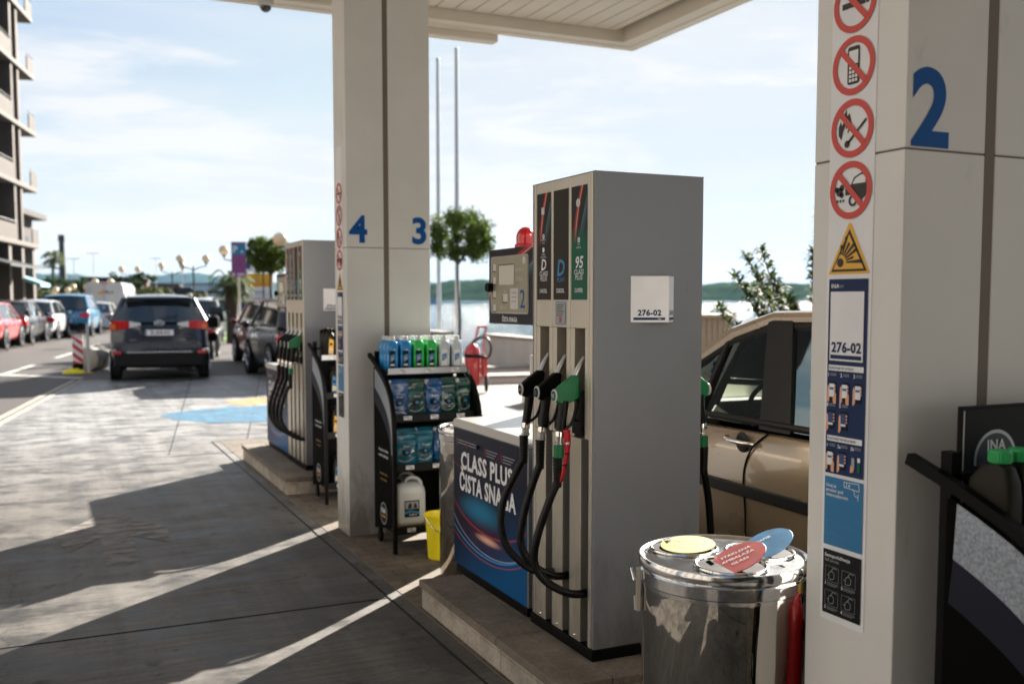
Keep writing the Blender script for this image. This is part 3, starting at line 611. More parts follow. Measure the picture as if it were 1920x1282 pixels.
    d.text('Samoposluživanje', a+.007, .952, .0085, 'white_print', 4, .025, 'l', wmax=.100); d.text('Self service', a+.007, .940, .0078, 'grey_print', 4, 0, 'l', wmax=.06)
    for i in range(4):
        x, z = a+.010+(i % 2)*.058, .908-(i//2)*.062
        d.line([(x, z-.018), (x+.046, z-.018), (x+.046, z+.020), (x, z+.020), (x, z-.018)], .0006, 'grey_print', 4)
        d.line([(x+.012, z-.012), (x+.014, z+.004), (x+.024, z+.009), (x+.032, z+.002), (x+.030, z-.010), (x+.020, z-.013), (x+.012, z-.012)], .0012, 'grey_print', 4); d.line([(x+.02, z+.008), (x+.028, z+.018), (x+.04, z+.016)], .0012, 'grey_print', 4)
        d.line([(x+.006, z-.002), (x+.013, z-.004)], .0012, 'grey_print', 4)
        d.text(str(i+1), x+.001, z-.029, .008, 'white_print', 4, .03)
        for j in range(3): d.rect(x+.006, x+.046-.008*(j == 2), z-.0235-j*.003, z-.0227-j*.003, 'grey_print', 4)
    d.build('self_service_notice', t)
def column(loc_y, D_, label, digits):
    X0, X1 = 1.776, 2.36; Y0, Y1 = loc_y, loc_y+D_
    t = thing('canopy_column', ((X0+X1)/2, (Y0+Y1)/2, 0), label, 'column', 'columns carrying the canopy')
    m = MB(); m.box(X0+.003, X1-.003, Y0+.003, Y1-.003, 0.014, 4.60, 'panel_dark'); m.build('core', t)
    m = MB()
    for za, zb in ((.014, 1.943), (1.946, 4.60)):
        for xa, xb in ((X0, 2.032), (2.066, X1)): m.box(xa, xb, Y0, Y1, za, zb, 'panel')
    m.build('cladding', t, bevel=.004)
    m = MB(); m.box(2.0325, 2.0655, Y0+.0015, Y1-.0015, .014, 4.6, 'groove'); m.build('groove_strip', t)
    for s_, u in digits:
        d = Deco((0, Y0, 0), *XF); d.text(s_, u, 1.983 if Y0 > 5 else 1.958, .168, 'number_blue', 1, .05, wmax=.124, res=8); d.build('number', t)
    column_notices(t, X0, Y1)
column(6.44, .30, 'beige canopy column with blue 4 and 3 behind the near fuel pump', (('4', 1.856), ('3', 2.282)))
column(1.708, .298, 'near beige canopy column at the right with a large blue 2', (('2', 1.850),))

# ---------------- kerbed pump islands ----------------
def island(Y0, Y1, label):
    X0, X1 = 1.685, 2.69
    t = thing('pump_island', ((X0+X1)/2, (Y0+Y1)/2, 0), label, 'kerbed island', 'raised stone pump islands')
    m = MB(); y = Y0+.012; rnd = random.Random(int(Y0*10))
    while y < Y1-.02:
        y2 = min(y+.56+rnd.random()*.06, Y1-.012); m.box(X0+.012, X0+.10, y, y2-.004, .014, .098, 'island'); m.box(X0+.012, X0+.10, y, y2-.004, .100, .122, 'island'); y = y2
    m.box(X0+.10, X1-.012, Y0+.012, Y1-.012, .014, .122, 'island'); m.build('kerb_stones', t, bevel=.004)
    m = MB(); y = Y0
    while y < Y1-.05:
        y2 = min(y+.60, Y1)
        if Y1-y2 < .15: y2 = Y1
        m.box(X0, X0+.225, y, y2-.003, .122, .160, 'island_top'); m.box(X1-.225, X1, y, y2-.003, .122, .160, 'island_top'); m.box(X0+.229, X1-.229, y, y2-.003, .122, .158, 'island_top'); y = y2
    m.build('coping', t, bevel=.005)
island(3.215, 4.80, 'near stone kerbed island under the large grey fuel pump')
island(8.03, 10.08, 'farther stone kerbed island under the fuel pump behind the column')

# ---------------- fuel pumps ----------------
def nozzle(t, yc, colr, mirror=False, badge='95', zoff=0, sleeve=None, tagred=False, hose=None):
    """fuel nozzle hanging in its boot, in the X-Z plane at Y = yc; x grows into the pump"""
    X0, Z0 = 1.815, 1.219+zoff; sg = -1 if mirror else 1; xx = (lambda x: (4.35-(X0+x)) if mirror else X0+x)
    m = MB(); out = [(0, .028), (.020, .044), (.052, .066), (.072, .080), (.086, .084), (.105, .070), (.098, .044), (.100, .026), (.110, .006), (.106, -.010), (.084, -.020), (.064, -.028), (.050, -.032), (.012, -.033), (-.002, -.026), (-.006, 0)]
    th = .034; P = [(xx(a), Z0+b) for a, b in out]
    if mirror: P = P[::-1]
    m.prism([(x, z) for x, z in P], (0, th, 0), colr, o=(0, yc-th/2, 0)); nz = m.build('nozzle', t, bevel=.008, smooth=50)
    def sub(mb, name, **k): return mb.build(name, nz, **k)
    m = MB(); m.tube(spline([(xx(.082), yc, Z0+.072), (xx(.100), yc, Z0+.104), (xx(.128), yc, Z0+.150)], 4), [.0135]*3+[.0125]*3+[.011, .010, .009], 'alu_light', 14); sub(m, 'spout')
    m = MB(); m.tube([(xx(.036), yc, Z0-.02), (xx(.030), yc, Z0-.07), (xx(.018), yc, Z0-.145)], [.021, .019, .018], 'rubber', 12); sub(m, 'grip')
    m = MB(); m.tube(spline([(xx(.098), yc, Z0-.01), (xx(.092), yc, Z0-.05), (xx(.070), yc, Z0-.115), (xx(.028), yc, Z0-.142)], 5), .007, 'rubber', 8); sub(m, 'lever_guard')
    m = MB(); m.lathe([(.024, 0), (.024, .004), (.019, .005)], 'offwhite', (0, 0, 0), 24, 'X'); m.lathe([(.0185, .0045), (.0185, .0062)], 'label_green' if colr == 'green' else 'ink_black', (0, 0, 0), 24, 'X')
    m.xform(Matrix.Translation((xx(-.006), yc, Z0)) @ Matrix.Diagonal((-sg, 1, 1.1, 1)))
    if not mirror: d = Deco((xx(-.0132), yc, Z0), *YF); d.text(badge, 0, -.008, .016, 'offwhite' if badge != 'D ' else 'label_blue', 1, .02, wmax=.026); m.add(d.mb.v, d.mb.f, 'offwhite' if badge != 'D ' else 'label_blue')
    sub(m, 'grade_badge')
    m = MB(); m.lathe([(.0165, -.055), (.0185, -.054), (.0185, -.046), (.0150, -.044), (.0150, -.028), (.0185, -.026), (.0185, -.008), (.0165, 0)], 'chrome', (xx(.016), yc, Z0-.142), 20); sub(m, 'swivel')
    zb = Z0-.197
    if sleeve: m = MB(); m.lathe([(.016, -.052), (.021, -.05), (.021, -.004), (.017, 0)], sleeve, (xx(.012), yc, zb), 20); sub(m, 'sleeve'); zb -= .05
    m = MB(); pr = []
    for k in range(9): pr += [(.0205-.0004*k, -k*.0135), (.0205-.0004*k, -k*.0135-.007), (.0180-.0003*k, -k*.0135-.0075), (.0180-.0003*k, -k*.0135-.013)]
    m.lathe([(r, z) for r, z in pr][::-1], 'rubber', (xx(.008), yc, zb), 16); sub(m, 'boot_sleeve')
    if tagred:
        m = MB(); q = spline([(xx(.035), yc-.022, Z0-.135), (xx(.040), yc-.024, Z0-.19), (xx(.032), yc-.022, Z0-.26), (xx(.012), yc-.020, Z0-.345)], 5); q_ = len(q)
        m.add([p_+Vector((sg_*(.017-.0007*i_), 0, 0)) for i_, p_ in enumerate(q) for sg_ in (-1, 1)], [(2*i_, 2*i_+1, 2*i_+3, 2*i_+2) for i_ in range(q_-1)], 'red')
        for i_ in (5, 8, 11): p_ = q[i_]; m.add([p_+Vector((dx, -.0016, dz)) for dx, dz in ((-.010, -.004), (.008, -.004), (.008, .004), (-.010, .004))], [(0, 1, 2, 3)], 'white_print' if i_ == 5 else 'ink')
        m.build('warning_tag', nz, solid=.0015)
    if hose:
        m = MB(); hp = [(xx(.008), yc, zb-.10)]+[((4.35-x) if mirror else x, y, z) for x, y, z in hose]; m.tube(spline(hp, 8), .0165, 'rubber', 12); m.build('hose', t)
def pump(Y0, bays, label, code=True, near=True):
    X0, X1, Z0, Z1 = 1.92, 2.43, .16, 2.098; bw = .157; n = len(bays); Y1 = Y0+.045+n*bw+.04; dy = Y0-3.39
    t = thing('fuel_pump', ((X0+X1)/2, (Y0+Y1)/2, .16), label, 'fuel pump', 'grey fuel pumps'); FR = .12
    m = MB(); m.box(X0-.004, X1+.004, Y0-.004, Y1+.004, Z0, Z0+.045, 'black'); m.build('plinth', t, bevel=.003)
    m = MB(); m.box(X0+.004, X1-.004, Y0, Y0+.02, Z0+.047, Z1-.002, 'pump_grey'); m.box(X0+.004, X1-.004, Y1-.02, Y1, Z0+.047, Z1-.002, 'pump_grey'); m.box(X0, X1, Y0, Y1, Z1-.002, Z1, 'pump_grey'); m.box(X0+FR, X1-FR, Y0+.02, Y1-.02, Z0+.05, Z1-.01, 'black_matte'); m.build('housing', t, bevel=.003)
    for side in (0, 1):
        m = MB(); f = (lambda a, b: (X1-b, X1-a)) if side else (lambda a, b: (X0+a, X0+b))
        def bx(a, b, y0, y1, z0, z1, mt): x0, x1 = f(a, b); m.box(x0, x1, y0, y1, z0, z1, mt)
        bx(0, FR, Y0+.020, Y0+.042, Z0+.047, Z1-.002, 'alu'); bx(0, FR, Y1-.038, Y1-.020, Z0+.047, Z1-.002, 'alu')
        rec = MB()
        for k in range(n):
            a = Y0+.045+k*bw; b = a+bw-.003; s0, s1 = a+.030, b-.036
            bx(0, FR, a, b, 1.486, Z1-.003, 'alu'); bx(0, FR, a, s0, 1.045, 1.486, 'alu'); bx(0, FR, s1, b, 1.045, 1.486, 'alu')
            bx(0, FR, a+.060, b, Z0+.047, 1.043, 'alu'); bx(.004, .05, a, a+.012, Z0+.047, 1.043, 'slate')
            x0, x1 = f(.085, FR); rec.box(x0, x1, s0, s1, 1.045, 1.486, 'black'); x0, x1 = f(.04, FR); rec.box(x0, x1, a+.012, a+.060, Z0+.047, 1.043, 'black_matte')
            x0, x1 = f(-.012, .09); rec.box(x0, x1, s0+.003, s1-.003, 1.06, 1.10, 'black'); rec.box(x0, x1 if not side else x1, s0+.002, s0+.010, 1.10, 1.24, 'black'); x0, x1 = f(-.018, .0); rec.box(x0, x1, s0+.006, s1-.006, 1.09, 1.115, 'rubber')
        m.build('front_panel', t, bevel=.0025); rec.build('nozzle_boots', t, bevel=.002)
        for k in range(n):
            a = Y0+.045+k*bw; sc = MB(); sc.lathe([(.001, -.006), (.005, -.004), (.006, 0)], 'chrome', ((X1 if side else X0), a+.105, Z0+.065), 10, 'X'); sc.build('screw', t)
    for k, kind in enumerate(bays):   # bay 0 is nearest the camera
        a = Y0+.045+k*bw; u0 = 0; O = (X0, a+bw-.012, 0); W_ = .132
        bg = {'95': 'streak_green', 'dplus': 'streak_brown', 'd': 'label_brown'}[kind]
        d = Deco(O, *YF); d.rect(0, W_, 1.60, 2.052, bg, 1); c = W_/2
        if kind != 'd':
            d.disc(c-.008, 1.985, .017, 'offwhite', 2) if kind == '95' else d.rect(c-.022, c+.006, 1.962, 1.992, 'offwhite', 2, .004); d.text('A' if False else '≡', c-.008, 1.980, .008, 'ink', 3)
            d.disc(c-.002, 1.868 if kind != '95' else 1.838, .011, 'white_print', 2); d.ring(c-.002, 1.868 if kind != '95' else 1.838, .004, .006, 'ink', 3, 12)
            if kind == 'dplus':
                d.text('PREMIUM', c-.002, 1.850, .007, 'white_print', 2, wmax=.05); d.text('FUEL', c-.002, 1.838, .007, 'white_print', 2, wmax=.03); d.disc(c-.002, 1.812, .011, 'white_print', 2); d.text('MANJA', c-.002, 1.790, .007, 'white_print', 2, wmax=.05); d.text('POTROŠNJA', c-.002, 1.778, .007, 'white_print', 2, wmax=.055)
            else: d.text('ČIST', c-.002, 1.816, .007, 'white_print', 2, wmax=.03); d.text('MOTOR', c-.002, 1.804, .007, 'white_print', 2, wmax=.04)
        big, sm, bot, mt = {'95': ('95', ('CLASS', 'PLUS'), 'SUPER', 'white_print'), 'dplus': ('D', ('CLASS', 'PLUS'), 'DIESEL', 'white_print'), 'd': ('D', ('PLAVI',), 'DIESEL', 'label_blue')}[kind]
        if kind == 'd': d.text(big, c, 1.700, .066, mt, 2, .035, slant=.18, wmax=.062); d.text(sm[0], c, 1.674, .018, mt, 2, .02, wmax=.066, slant=.15)
        else: d.text(big, c, 1.727, .046, mt, 2, .035, slant=.15, wmax=.075); d.text(sm[0], c, 1.702, .0195, mt, 2, .02, slant=.1, wmax=.086); d.text(sm[1], c, 1.680, .0195, mt, 2, .02, slant=.1, wmax=.070)
        d.text(bot, c, 1.630, .0165, 'white_print', 2, .02, wmax=.085)
        d.build('fuel_grade_label', t, uvbox=((X0, a+bw-.012, 1.60), (0, -1, 0), (0, 0, 1), .132, .452))
    if near:
        d = Deco((X0, Y0+.045+2*bw-.03, 0), *YF); d.rect(0, .095, 1.495, 1.595, 'grey_print', 1, .008); d.rect(.004, .091, 1.499, 1.591, 'label_blue', 1.5, .006); d.rect(.006, .089, 1.501, 1.589, 'grey_print', 2, .005)
        for j in range(6): d.rect(.014, .081-(j % 3)*.008, 1.578-j*.009, 1.581-j*.009, 'ink', 3)
        d.line([(.035, 1.505), (.060, 1.528)], .006, 'red_print', 3); d.line([(.060, 1.505), (.035, 1.528)], .006, 'red_print', 3); d.build('notice_sticker', t)
    # wedge sign on the flank
    if code:
        m = MB(); za, zb = 1.510, 1.694; m.prism([(2.083, Y0), (2.222, Y0-.062), (2.287, Y0)], (0, 0, zb-za), 'white_print', o=(0, 0, za), u=(1, 0, 0), v=(0, 1, 0)); sg_ = m.build('code_sign', t, bevel=.002)
        A, B, C_ = Vector((2.083, Y0, 0)), Vector((2.222, Y0-.062, 0)), Vector((2.287, Y0, 0))
        d = Deco(A, B-A, (0, 0, 1)); Lw = (B-A).length; d.text('276-02', Lw/2, 1.538, .022, 'navy', 1, .06, wmax=Lw*.80); d.rect(.012, Lw-.014, 1.520, 1.530, 'navy', 1); d.text('INA', Lw-.036, 1.5225, .005, 'white_print', 2, .03); d.build('code_number', sg_)
        d = Deco(B, C_-B, (0, 0, 1)); Lw = (C_-B).length; d.text('276-02', Lw/2, 1.540, .018, 'navy', 1, .03, wmax=Lw*.75); d.rect(.008, Lw-.008, 1.520, 1.530, 'navy', 1); d.build('code_number', sg_)
    # display unit on the far side of the pump
    a0 = Y1+.06; a1 = a0+.50; DX = 1.955; zb, zt = 1.485, 1.842
    m = MB(); m.box(DX, DX+.20, a0, a1, zb, zt, 'streak_navy'); dis = m.build('display_head', t, bevel=.008, uvbox=((DX, a1, zb), (0, -1, 0), (0, 0, 1), .5, .357))
    m = MB(); m.box(DX+.05, DX+.16, Y1-.002, a0+.002, zb+.03, zt-.05, 'black'); m.build('display_arm', t)
    d = Deco((DX, a1, 0), *YF); d.rect(.030, .455, zb+.050, zt-.035, 'alu_light', 1, .018); d.rect(.036, .449, zb+.056, zt-.041, 'panel_olive', 2, .014)
    d.rect(.125, .300, zb+.190, zt-.075, 'ink_black', 3); d.rect(.132, .306, zb+.186, zt-.079, 'lcd', 3.5)
    for j, z in enumerate((.268, .205, .140, .075)): d.rect(.062, .098, zb+z-.014, zb+z+.018, 'offwhite', 3); d.line([(.058, zb+z+.014), (.058, zb+z-.018), (.094, zb+z-.018)], .004, 'ink_black', 3)
    d.rect(.180, .232, zb+.105, zb+.143, 'offwhite', 3); d.line([(.176, zb+.140), (.176, zb+.102), (.228, zb+.102)], .004, 'ink_black', 3); d.rect(.262, .350, zb+.072, zb+.168, 'offwhite', 3, .01)
    for j in range(3): d.rect(.28, .332, zb+.105+j*.02, zb+.110+j*.02, 'grey_print', 4)
    d.text('2' if near else '4', .395, zb+.078, .085, 'number_blue', 3, 0, wmax=.05); d.disc(.412, zt-.063, .018, 'offwhite', 3); d.text('UKUPNO kn', .36, zb+.250, .015, 'offwhite', 3, wmax=.09, l=3) if False else d.text('UKUPNO kn', .362, zb+.246, .015, 'offwhite', 3, 0, wmax=.09)
    d.text('LITARA', .355, zb+.200, .020, 'offwhite', 3, 0, wmax=.075); d.text('INA', .205, zb+.150, .010, 'offwhite', 3); d.ring(.155, zb+.078, .006, .009, 'offwhite', 3); d.text('PODACI', .192, zb+.072, .010, 'offwhite', 3, wmax=.05); d.build('display_face', dis)
    d = Deco((DX, a1, 0), *YF); d.text('ČISTA SNAGA', .25, zb+.012, .022, 'white_print', 1, .04, wmax=.17); d.build('display_caption', dis)
    m = MB(); m.lathe([(.022, -.03), (.022, -.002), (.016, 0)], 'black', (DX, a1-.045, zb+.175), 16, 'X'); m.build('lock_knob', dis)
    if near:
        m = MB(); c0 = (DX+.05, a0+.185, zt); m.lathe([(.050, 0), (.050, .012), (.044, .016)], 'red', c0, 24); m.sphere((c0[0], c0[1], zt+.045), .043, 'beacon', 24, (1, 1, 1.15), True); m.lathe([(.043, .014), (.043, .046)], 'beacon', c0, 24); m.build('beacon', t)
    return t, Y0, bw
# near pump: green 95 nearest, plain diesel, diesel plus
tN, yN, bw = pump(3.39, ['95', 'd', 'dplus'], 'large grey fuel pump in the centre with three hoses and a red beacon')
def hosep(yc, X=1.74, ye=None, xe=1.93, sag=.415):
    ye = yc-.08 if ye is None else ye
    return [(X+.04, yc, .80), (X-.005, yc+.01, .68), (X+.01, yc+.005, .56), (X+.07, yc-.015, .475), (X+.13, (yc+ye)/2-.02, sag+.015), (xe, ye, sag)]
yb = [3.39+.045+bw*k+.075 for k in range(3)]
ORG = Vector(tN.location)
nozzle(tN, yb[0], 'green', badge='95', sleeve='green', tagred=True, hose=[(1.79, yb[0]+.005, .80), (1.745, yb[0]+.02, .66), (1.735, yb[0]+.03, .55), (1.77, yb[0]+.0, .475), (1.85, yb[0]-.06, .43), (1.965, 3.475, .415)])
nozzle(tN, yb[1], 'black', badge='D ', hose=[(1.79, yb[1]+.01, .83), (1.755, yb[1]+.02, .70), (1.745, yb[1]+.02, .585), (1.79, yb[1]-.01, .50), (1.87, yb[1]-.04, .455), (1.965, 3.632, .45)])
nozzle(tN, yb[2], 'black', badge='D+', hose=[(1.79, yb[2]+.01, .86), (1.735, yb[2]+.03, .72), (1.735, yb[2]+.01, .57), (1.80, yb[2]-.05, .475), (1.87, yb[2]-.10, .445), (1.965, 3.789-.03, .44)])
nozzle(tN, yb[0]-.005, 'green', mirror=True, badge='95', sleeve='green', hose=[(1.79, yb[0], .72), (1.775, yb[0], .5), (1.80, yb[0], .32), (1.93, yb[0]-.03, .28)])
tF, yF, bw = pump(8.30, ['95', 'd', 'dplus', 'dplus'], 'grey fuel pump with four hoses on the farther island behind the column', near=False)
ORG = Vector(tF.location)
for k, c_ in enumerate(('green', 'black', 'black', 'black')):
    y_ = 8.30+.045+bw*k+.075; nozzle(tF, y_, c_, badge='95' if k == 0 else 'D', sleeve='green' if k == 0 else None, tagred=(k == 3), hose=[(1.79, y_+.01, .83), (1.745, y_+.02, .68), (1.745, y_+.01, .57), (1.80, y_-.03, .475), (1.87, y_-.06, .43), (1.965, y_-.09, .42)])

# ---------------- card payment cabinets ----------------
def cabinet(Y0, Y1, label, board=False):
    X0, X1 = 1.92, 2.47; t = thing('pump_cabinet', ((X0+X1)/2, (Y0+Y1)/2, .16), label, 'cabinet', 'low printed cabinets beside the pumps')
    m = MB(); m.box(X0+.008, X1-.008, Y0+.02, Y1-.03, .16, .205, 'black'); m.build('plinth', t)
    m = MB(); m.box(X0+.003, X1-.003, Y0, Y1-.004, .205, .930, 'pump_grey'); bd = m.build('body', t, bevel=.004)
    m = MB(); pr = [(Y0-.004, .932), (Y1, .932)]+[(Y1-.045+.045*math.cos(R(a)), .932+.0+.045*math.sin(R(a))*1.05) for a in range(10, 91, 16)]+[(Y0-.004, .979)]
    m.prism(pr, (X1-X0+.006, 0, 0), 'alu_light', o=(X0-.003, 0, 0), u=(0, 1, 0), v=(0, 0, 1)); m.build('worktop', t, bevel=.004)
    d = Deco((X0+.003, Y1-.006, 0), *YF); W_ = Y1-Y0-.02; d.rect(.002, W_, .208, .928, 'swirl', 1); k = W_/.93
    d.build('advert_panel', t, uvbox=((X0, Y1-.006, .208), (0, -1, 0), (0, 0, 1), W_, .72))
    d = Deco((X0+.003, Y1-.006, 0), *YF, eps=.002); d.text('CLASS PLUS', .115*k, .728, .086, 'white_print', 2, .055, 'l', wmax=.66*k); d.text('ČISTA SNAGA', .095*k, .615, .086, 'white_print', 2, .055, 'l', wmax=.72*k)
    for u, z in ((.07, .868), (.21, .868), (.46, .862), (.66, .860)):
        for j in range(3 if u > .3 else 2): d.rect(u*k, (u+.14-.02*j)*k, z-j*.014, z+.004-j*.014, 'grey_print', 2)
        d.rect((u-.018)*k, (u-.014)*k, z-.03, z+.01, 'red_print', 2)
    d.build('advert_lettering', t)
    m = MB(); m.lathe([(.012, -.006), (.012, 0)], 'black', (X0, Y1-.35*k, .862), 14, 'X'); m.build('lock', t)
cabinet(3.985, 4.905, 'low cabinet with class plus čista snaga advert beside the near fuel pump')
cabinet(8.99, 9.98, 'low cabinet with class plus čista snaga advert beside the farther fuel pump')
t = thing('notice_frame', (2.50, 4.87, .979), 'small cream framed notice standing on the near cabinet behind the display', 'notice')
m = MB(); m.box(2.36, 2.62, 4.865, 4.88, .979, 1.30, 'offwhite'); m.build('frame', t, bevel=.003)
d = Deco((2.36, 4.865, 0), *XF); d.rect(.022, .238, 1.02, 1.275, 'grey_print', 1); d.rect(.026, .234, 1.024, 1.271, 'offwhite', 2)
for j, s_ in enumerate(('DOBITI', 'ČISTU', 'SNAGU', 'UVIJEK')): d.text(s_, .034, 1.225-j*.05, .026, 'grey_print', 3, 0, 'l', wmax=.13)
d.build('notice_sheet', t)
# ---------------- shelves with goods ----------------
def rr(hx, hy, r, n=4):
    r = min(r, hx*.98, hy*.98); pts = []
    for cx_, cy_, a in ((hx-r, hy-r, 0), (-hx+r, hy-r, 90), (-hx+r, -hy+r, 180), (hx-r, -hy+r, 270)):
        for k in range(n+1): t = R(a+90*k/n); pts.append((cx_+r*math.cos(t), cy_+r*math.sin(t)))
    return pts
def loft(mb, secs, m, r=.01, c=(0, 0, 0), n=4, jit=0, rnd=random):   # secs: (hx, hy, z[, dx, dy])
    vs = []; k = 4*(n+1)
    for s_ in secs:
        hx, hy, z = s_[:3]; dx, dy = (s_[3:]+(0, 0))[:2]
        for x, y in rr(hx, hy, r, n): vs.append((c[0]+x+dx+rnd.uniform(-jit, jit), c[1]+y+dy+rnd.uniform(-jit, jit), c[2]+z+rnd.uniform(-jit, jit)*.5))
    q = len(secs); fs = [(i*k+j, i*k+(j+1) % k, (i+1)*k+(j+1) % k, (i+1)*k+j) for i in range(q-1) for j in range(k)]+[tuple(range(k-1, -1, -1)), tuple(range((q-1)*k, q*k))]
    return mb.add(vs, fs, m)
def washer_bottle(loc, mt, label, grp):
    o = local('washer_fluid_bottle', loc, label, 'bottle', grp); m = MB(); m.smooth = 60
    loft(m, [(.030, .026, 0), (.036, .031, .006), (.037, .032, .10), (.034, .030, .108), (.037, .032, .116), (.037, .032, .165), (.030, .026, .190), (.016, .016, .200)], mt, .016); m.build('bottle_body', o)
    m = MB(); m.lathe([(.020, .199), (.020, .222), (.018, .225)], 'can_white', n=16); m.build('cap', o)
    d = Deco((-.026, -.0325, .03), (1, 0, 0), (0, 0, 1)); d.rect(0, .040, 0, .105, 'white_print' if mt == 'water_clear' else 'ink_black', 1, .006); d.poly([(.004, .03), (.036, .05), (.036, .085), (.004, .075)], 'label_blue', 2); d.disc(.02, .055, .010, 'grey_print', 3, 12); d.rect(.006, .034, .010, .020, 'white_print', 2); d.build('bottle_label', o)
    return o
def oil_jug(loc, lab, capm, label, grp, big=False, wk=1.0):
    o = local('oil_jug', loc, label, 'oil jug', grp); m = MB(); m.smooth = 60; k = 1.0 if big else .92
    kw = k*wk; loft(m, [(.034*kw, .05, 0), (.038*kw, .056, .008), (.038*kw, .056, .13), (.036*kw, .052, .165), (.026*kw, .036, .195, 0, -.008), (.016, .016, .205, 0, -.012)], 'oil_jug', .014); m.build('jug_body', o)
    m = MB(); m.lathe([(.021, .204), (.023, .206), (.023, .226), (.020, .232)], capm, (0, -.012, 0), 24)
    for j in range(24): a = 2*math.pi*j/24; m.box(.0225*math.cos(a)-.0015, .0225*math.cos(a)+.0015, -.012+.0225*math.sin(a)-.0015, -.012+.0225*math.sin(a)+.0015, .207, .226, capm)
    m.build('cap', o)
    if lab: d = Deco((-.024*k, -.0565, .02), (1, 0, 0), (0, 0, 1)); d.poly([(0, 0), (.042*k, 0), (.048*k, .12), (.010, .135)], lab, 1); d.poly([(.004, .02), (.038*k, .02), (.040*k, .05), (.006, .06)], 'offwhite', 2); d.disc(.024*k, .035, .012, 'yellow_print', 3, 14); d.rect(.012, .036*k, .08, .10, 'ink_black', 2); d.build('jug_label', o)
    return o
def pouch(loc, mt, label, grp, k=1.0, seed=1):
    o = local('washer_fluid_pouch', loc, label, 'refill pouch', grp); rnd = random.Random(seed); m = MB(); m.smooth = 70
    secs = [(.060*k, .030*k, 0), (.066*k, .038*k, .012), (.068*k, .040*k, .05), (.070*k, .036*k, .10), (.072*k, .026*k, .15), (.070*k, .014*k, .19, .004, -.004), (.064*k, .006, .225, .006, -.010), (.060*k, .004, .245, .004, .006)]
    ns = []
    for a, b in zip(secs, secs[1:]):
        for j in range(3):
            t_ = j/3; aa = (a+(0, 0))[:5]; bb = (b+(0, 0))[:5]; ns.append(tuple(lerp(p, q_, t_) for p, q_ in zip(aa, bb)))
    loft(m, ns+[secs[-1]], mt, .03, n=6, jit=.0055, rnd=rnd); m.build('pouch_bag', o)
    m = MB(); m.tube([(-.048*k, -.002, .215), (-.062*k, -.004, .238)], [.013, .012], 'can_white', 12); m.build('cap', o)
    d = Deco((-.045*k, -.0415*k, .02), (1, 0, 0), (0, -.04, 1)); d.line([(0, .03), (.03*k, .018), (.06*k, .022), (.088*k, .045)], .006, 'grey_print', 1); d.disc(.045*k, .075, .024, 'ink_black', 1, 16, .8); d.disc(.047*k, .078, .012, 'label_blue', 2, 12, .8); d.text('Zimska', .045*k, .112, .010, 'offwhite', 1, .02); d.build('pouch_label', o)
    return o
CURVE = [(.53, 1.235), (.42, 1.197), (.30, 1.150), (.20, 1.10), (.12, 1.04), (.06, .965), (.022, .88), (.004, .78), (0, .66)]
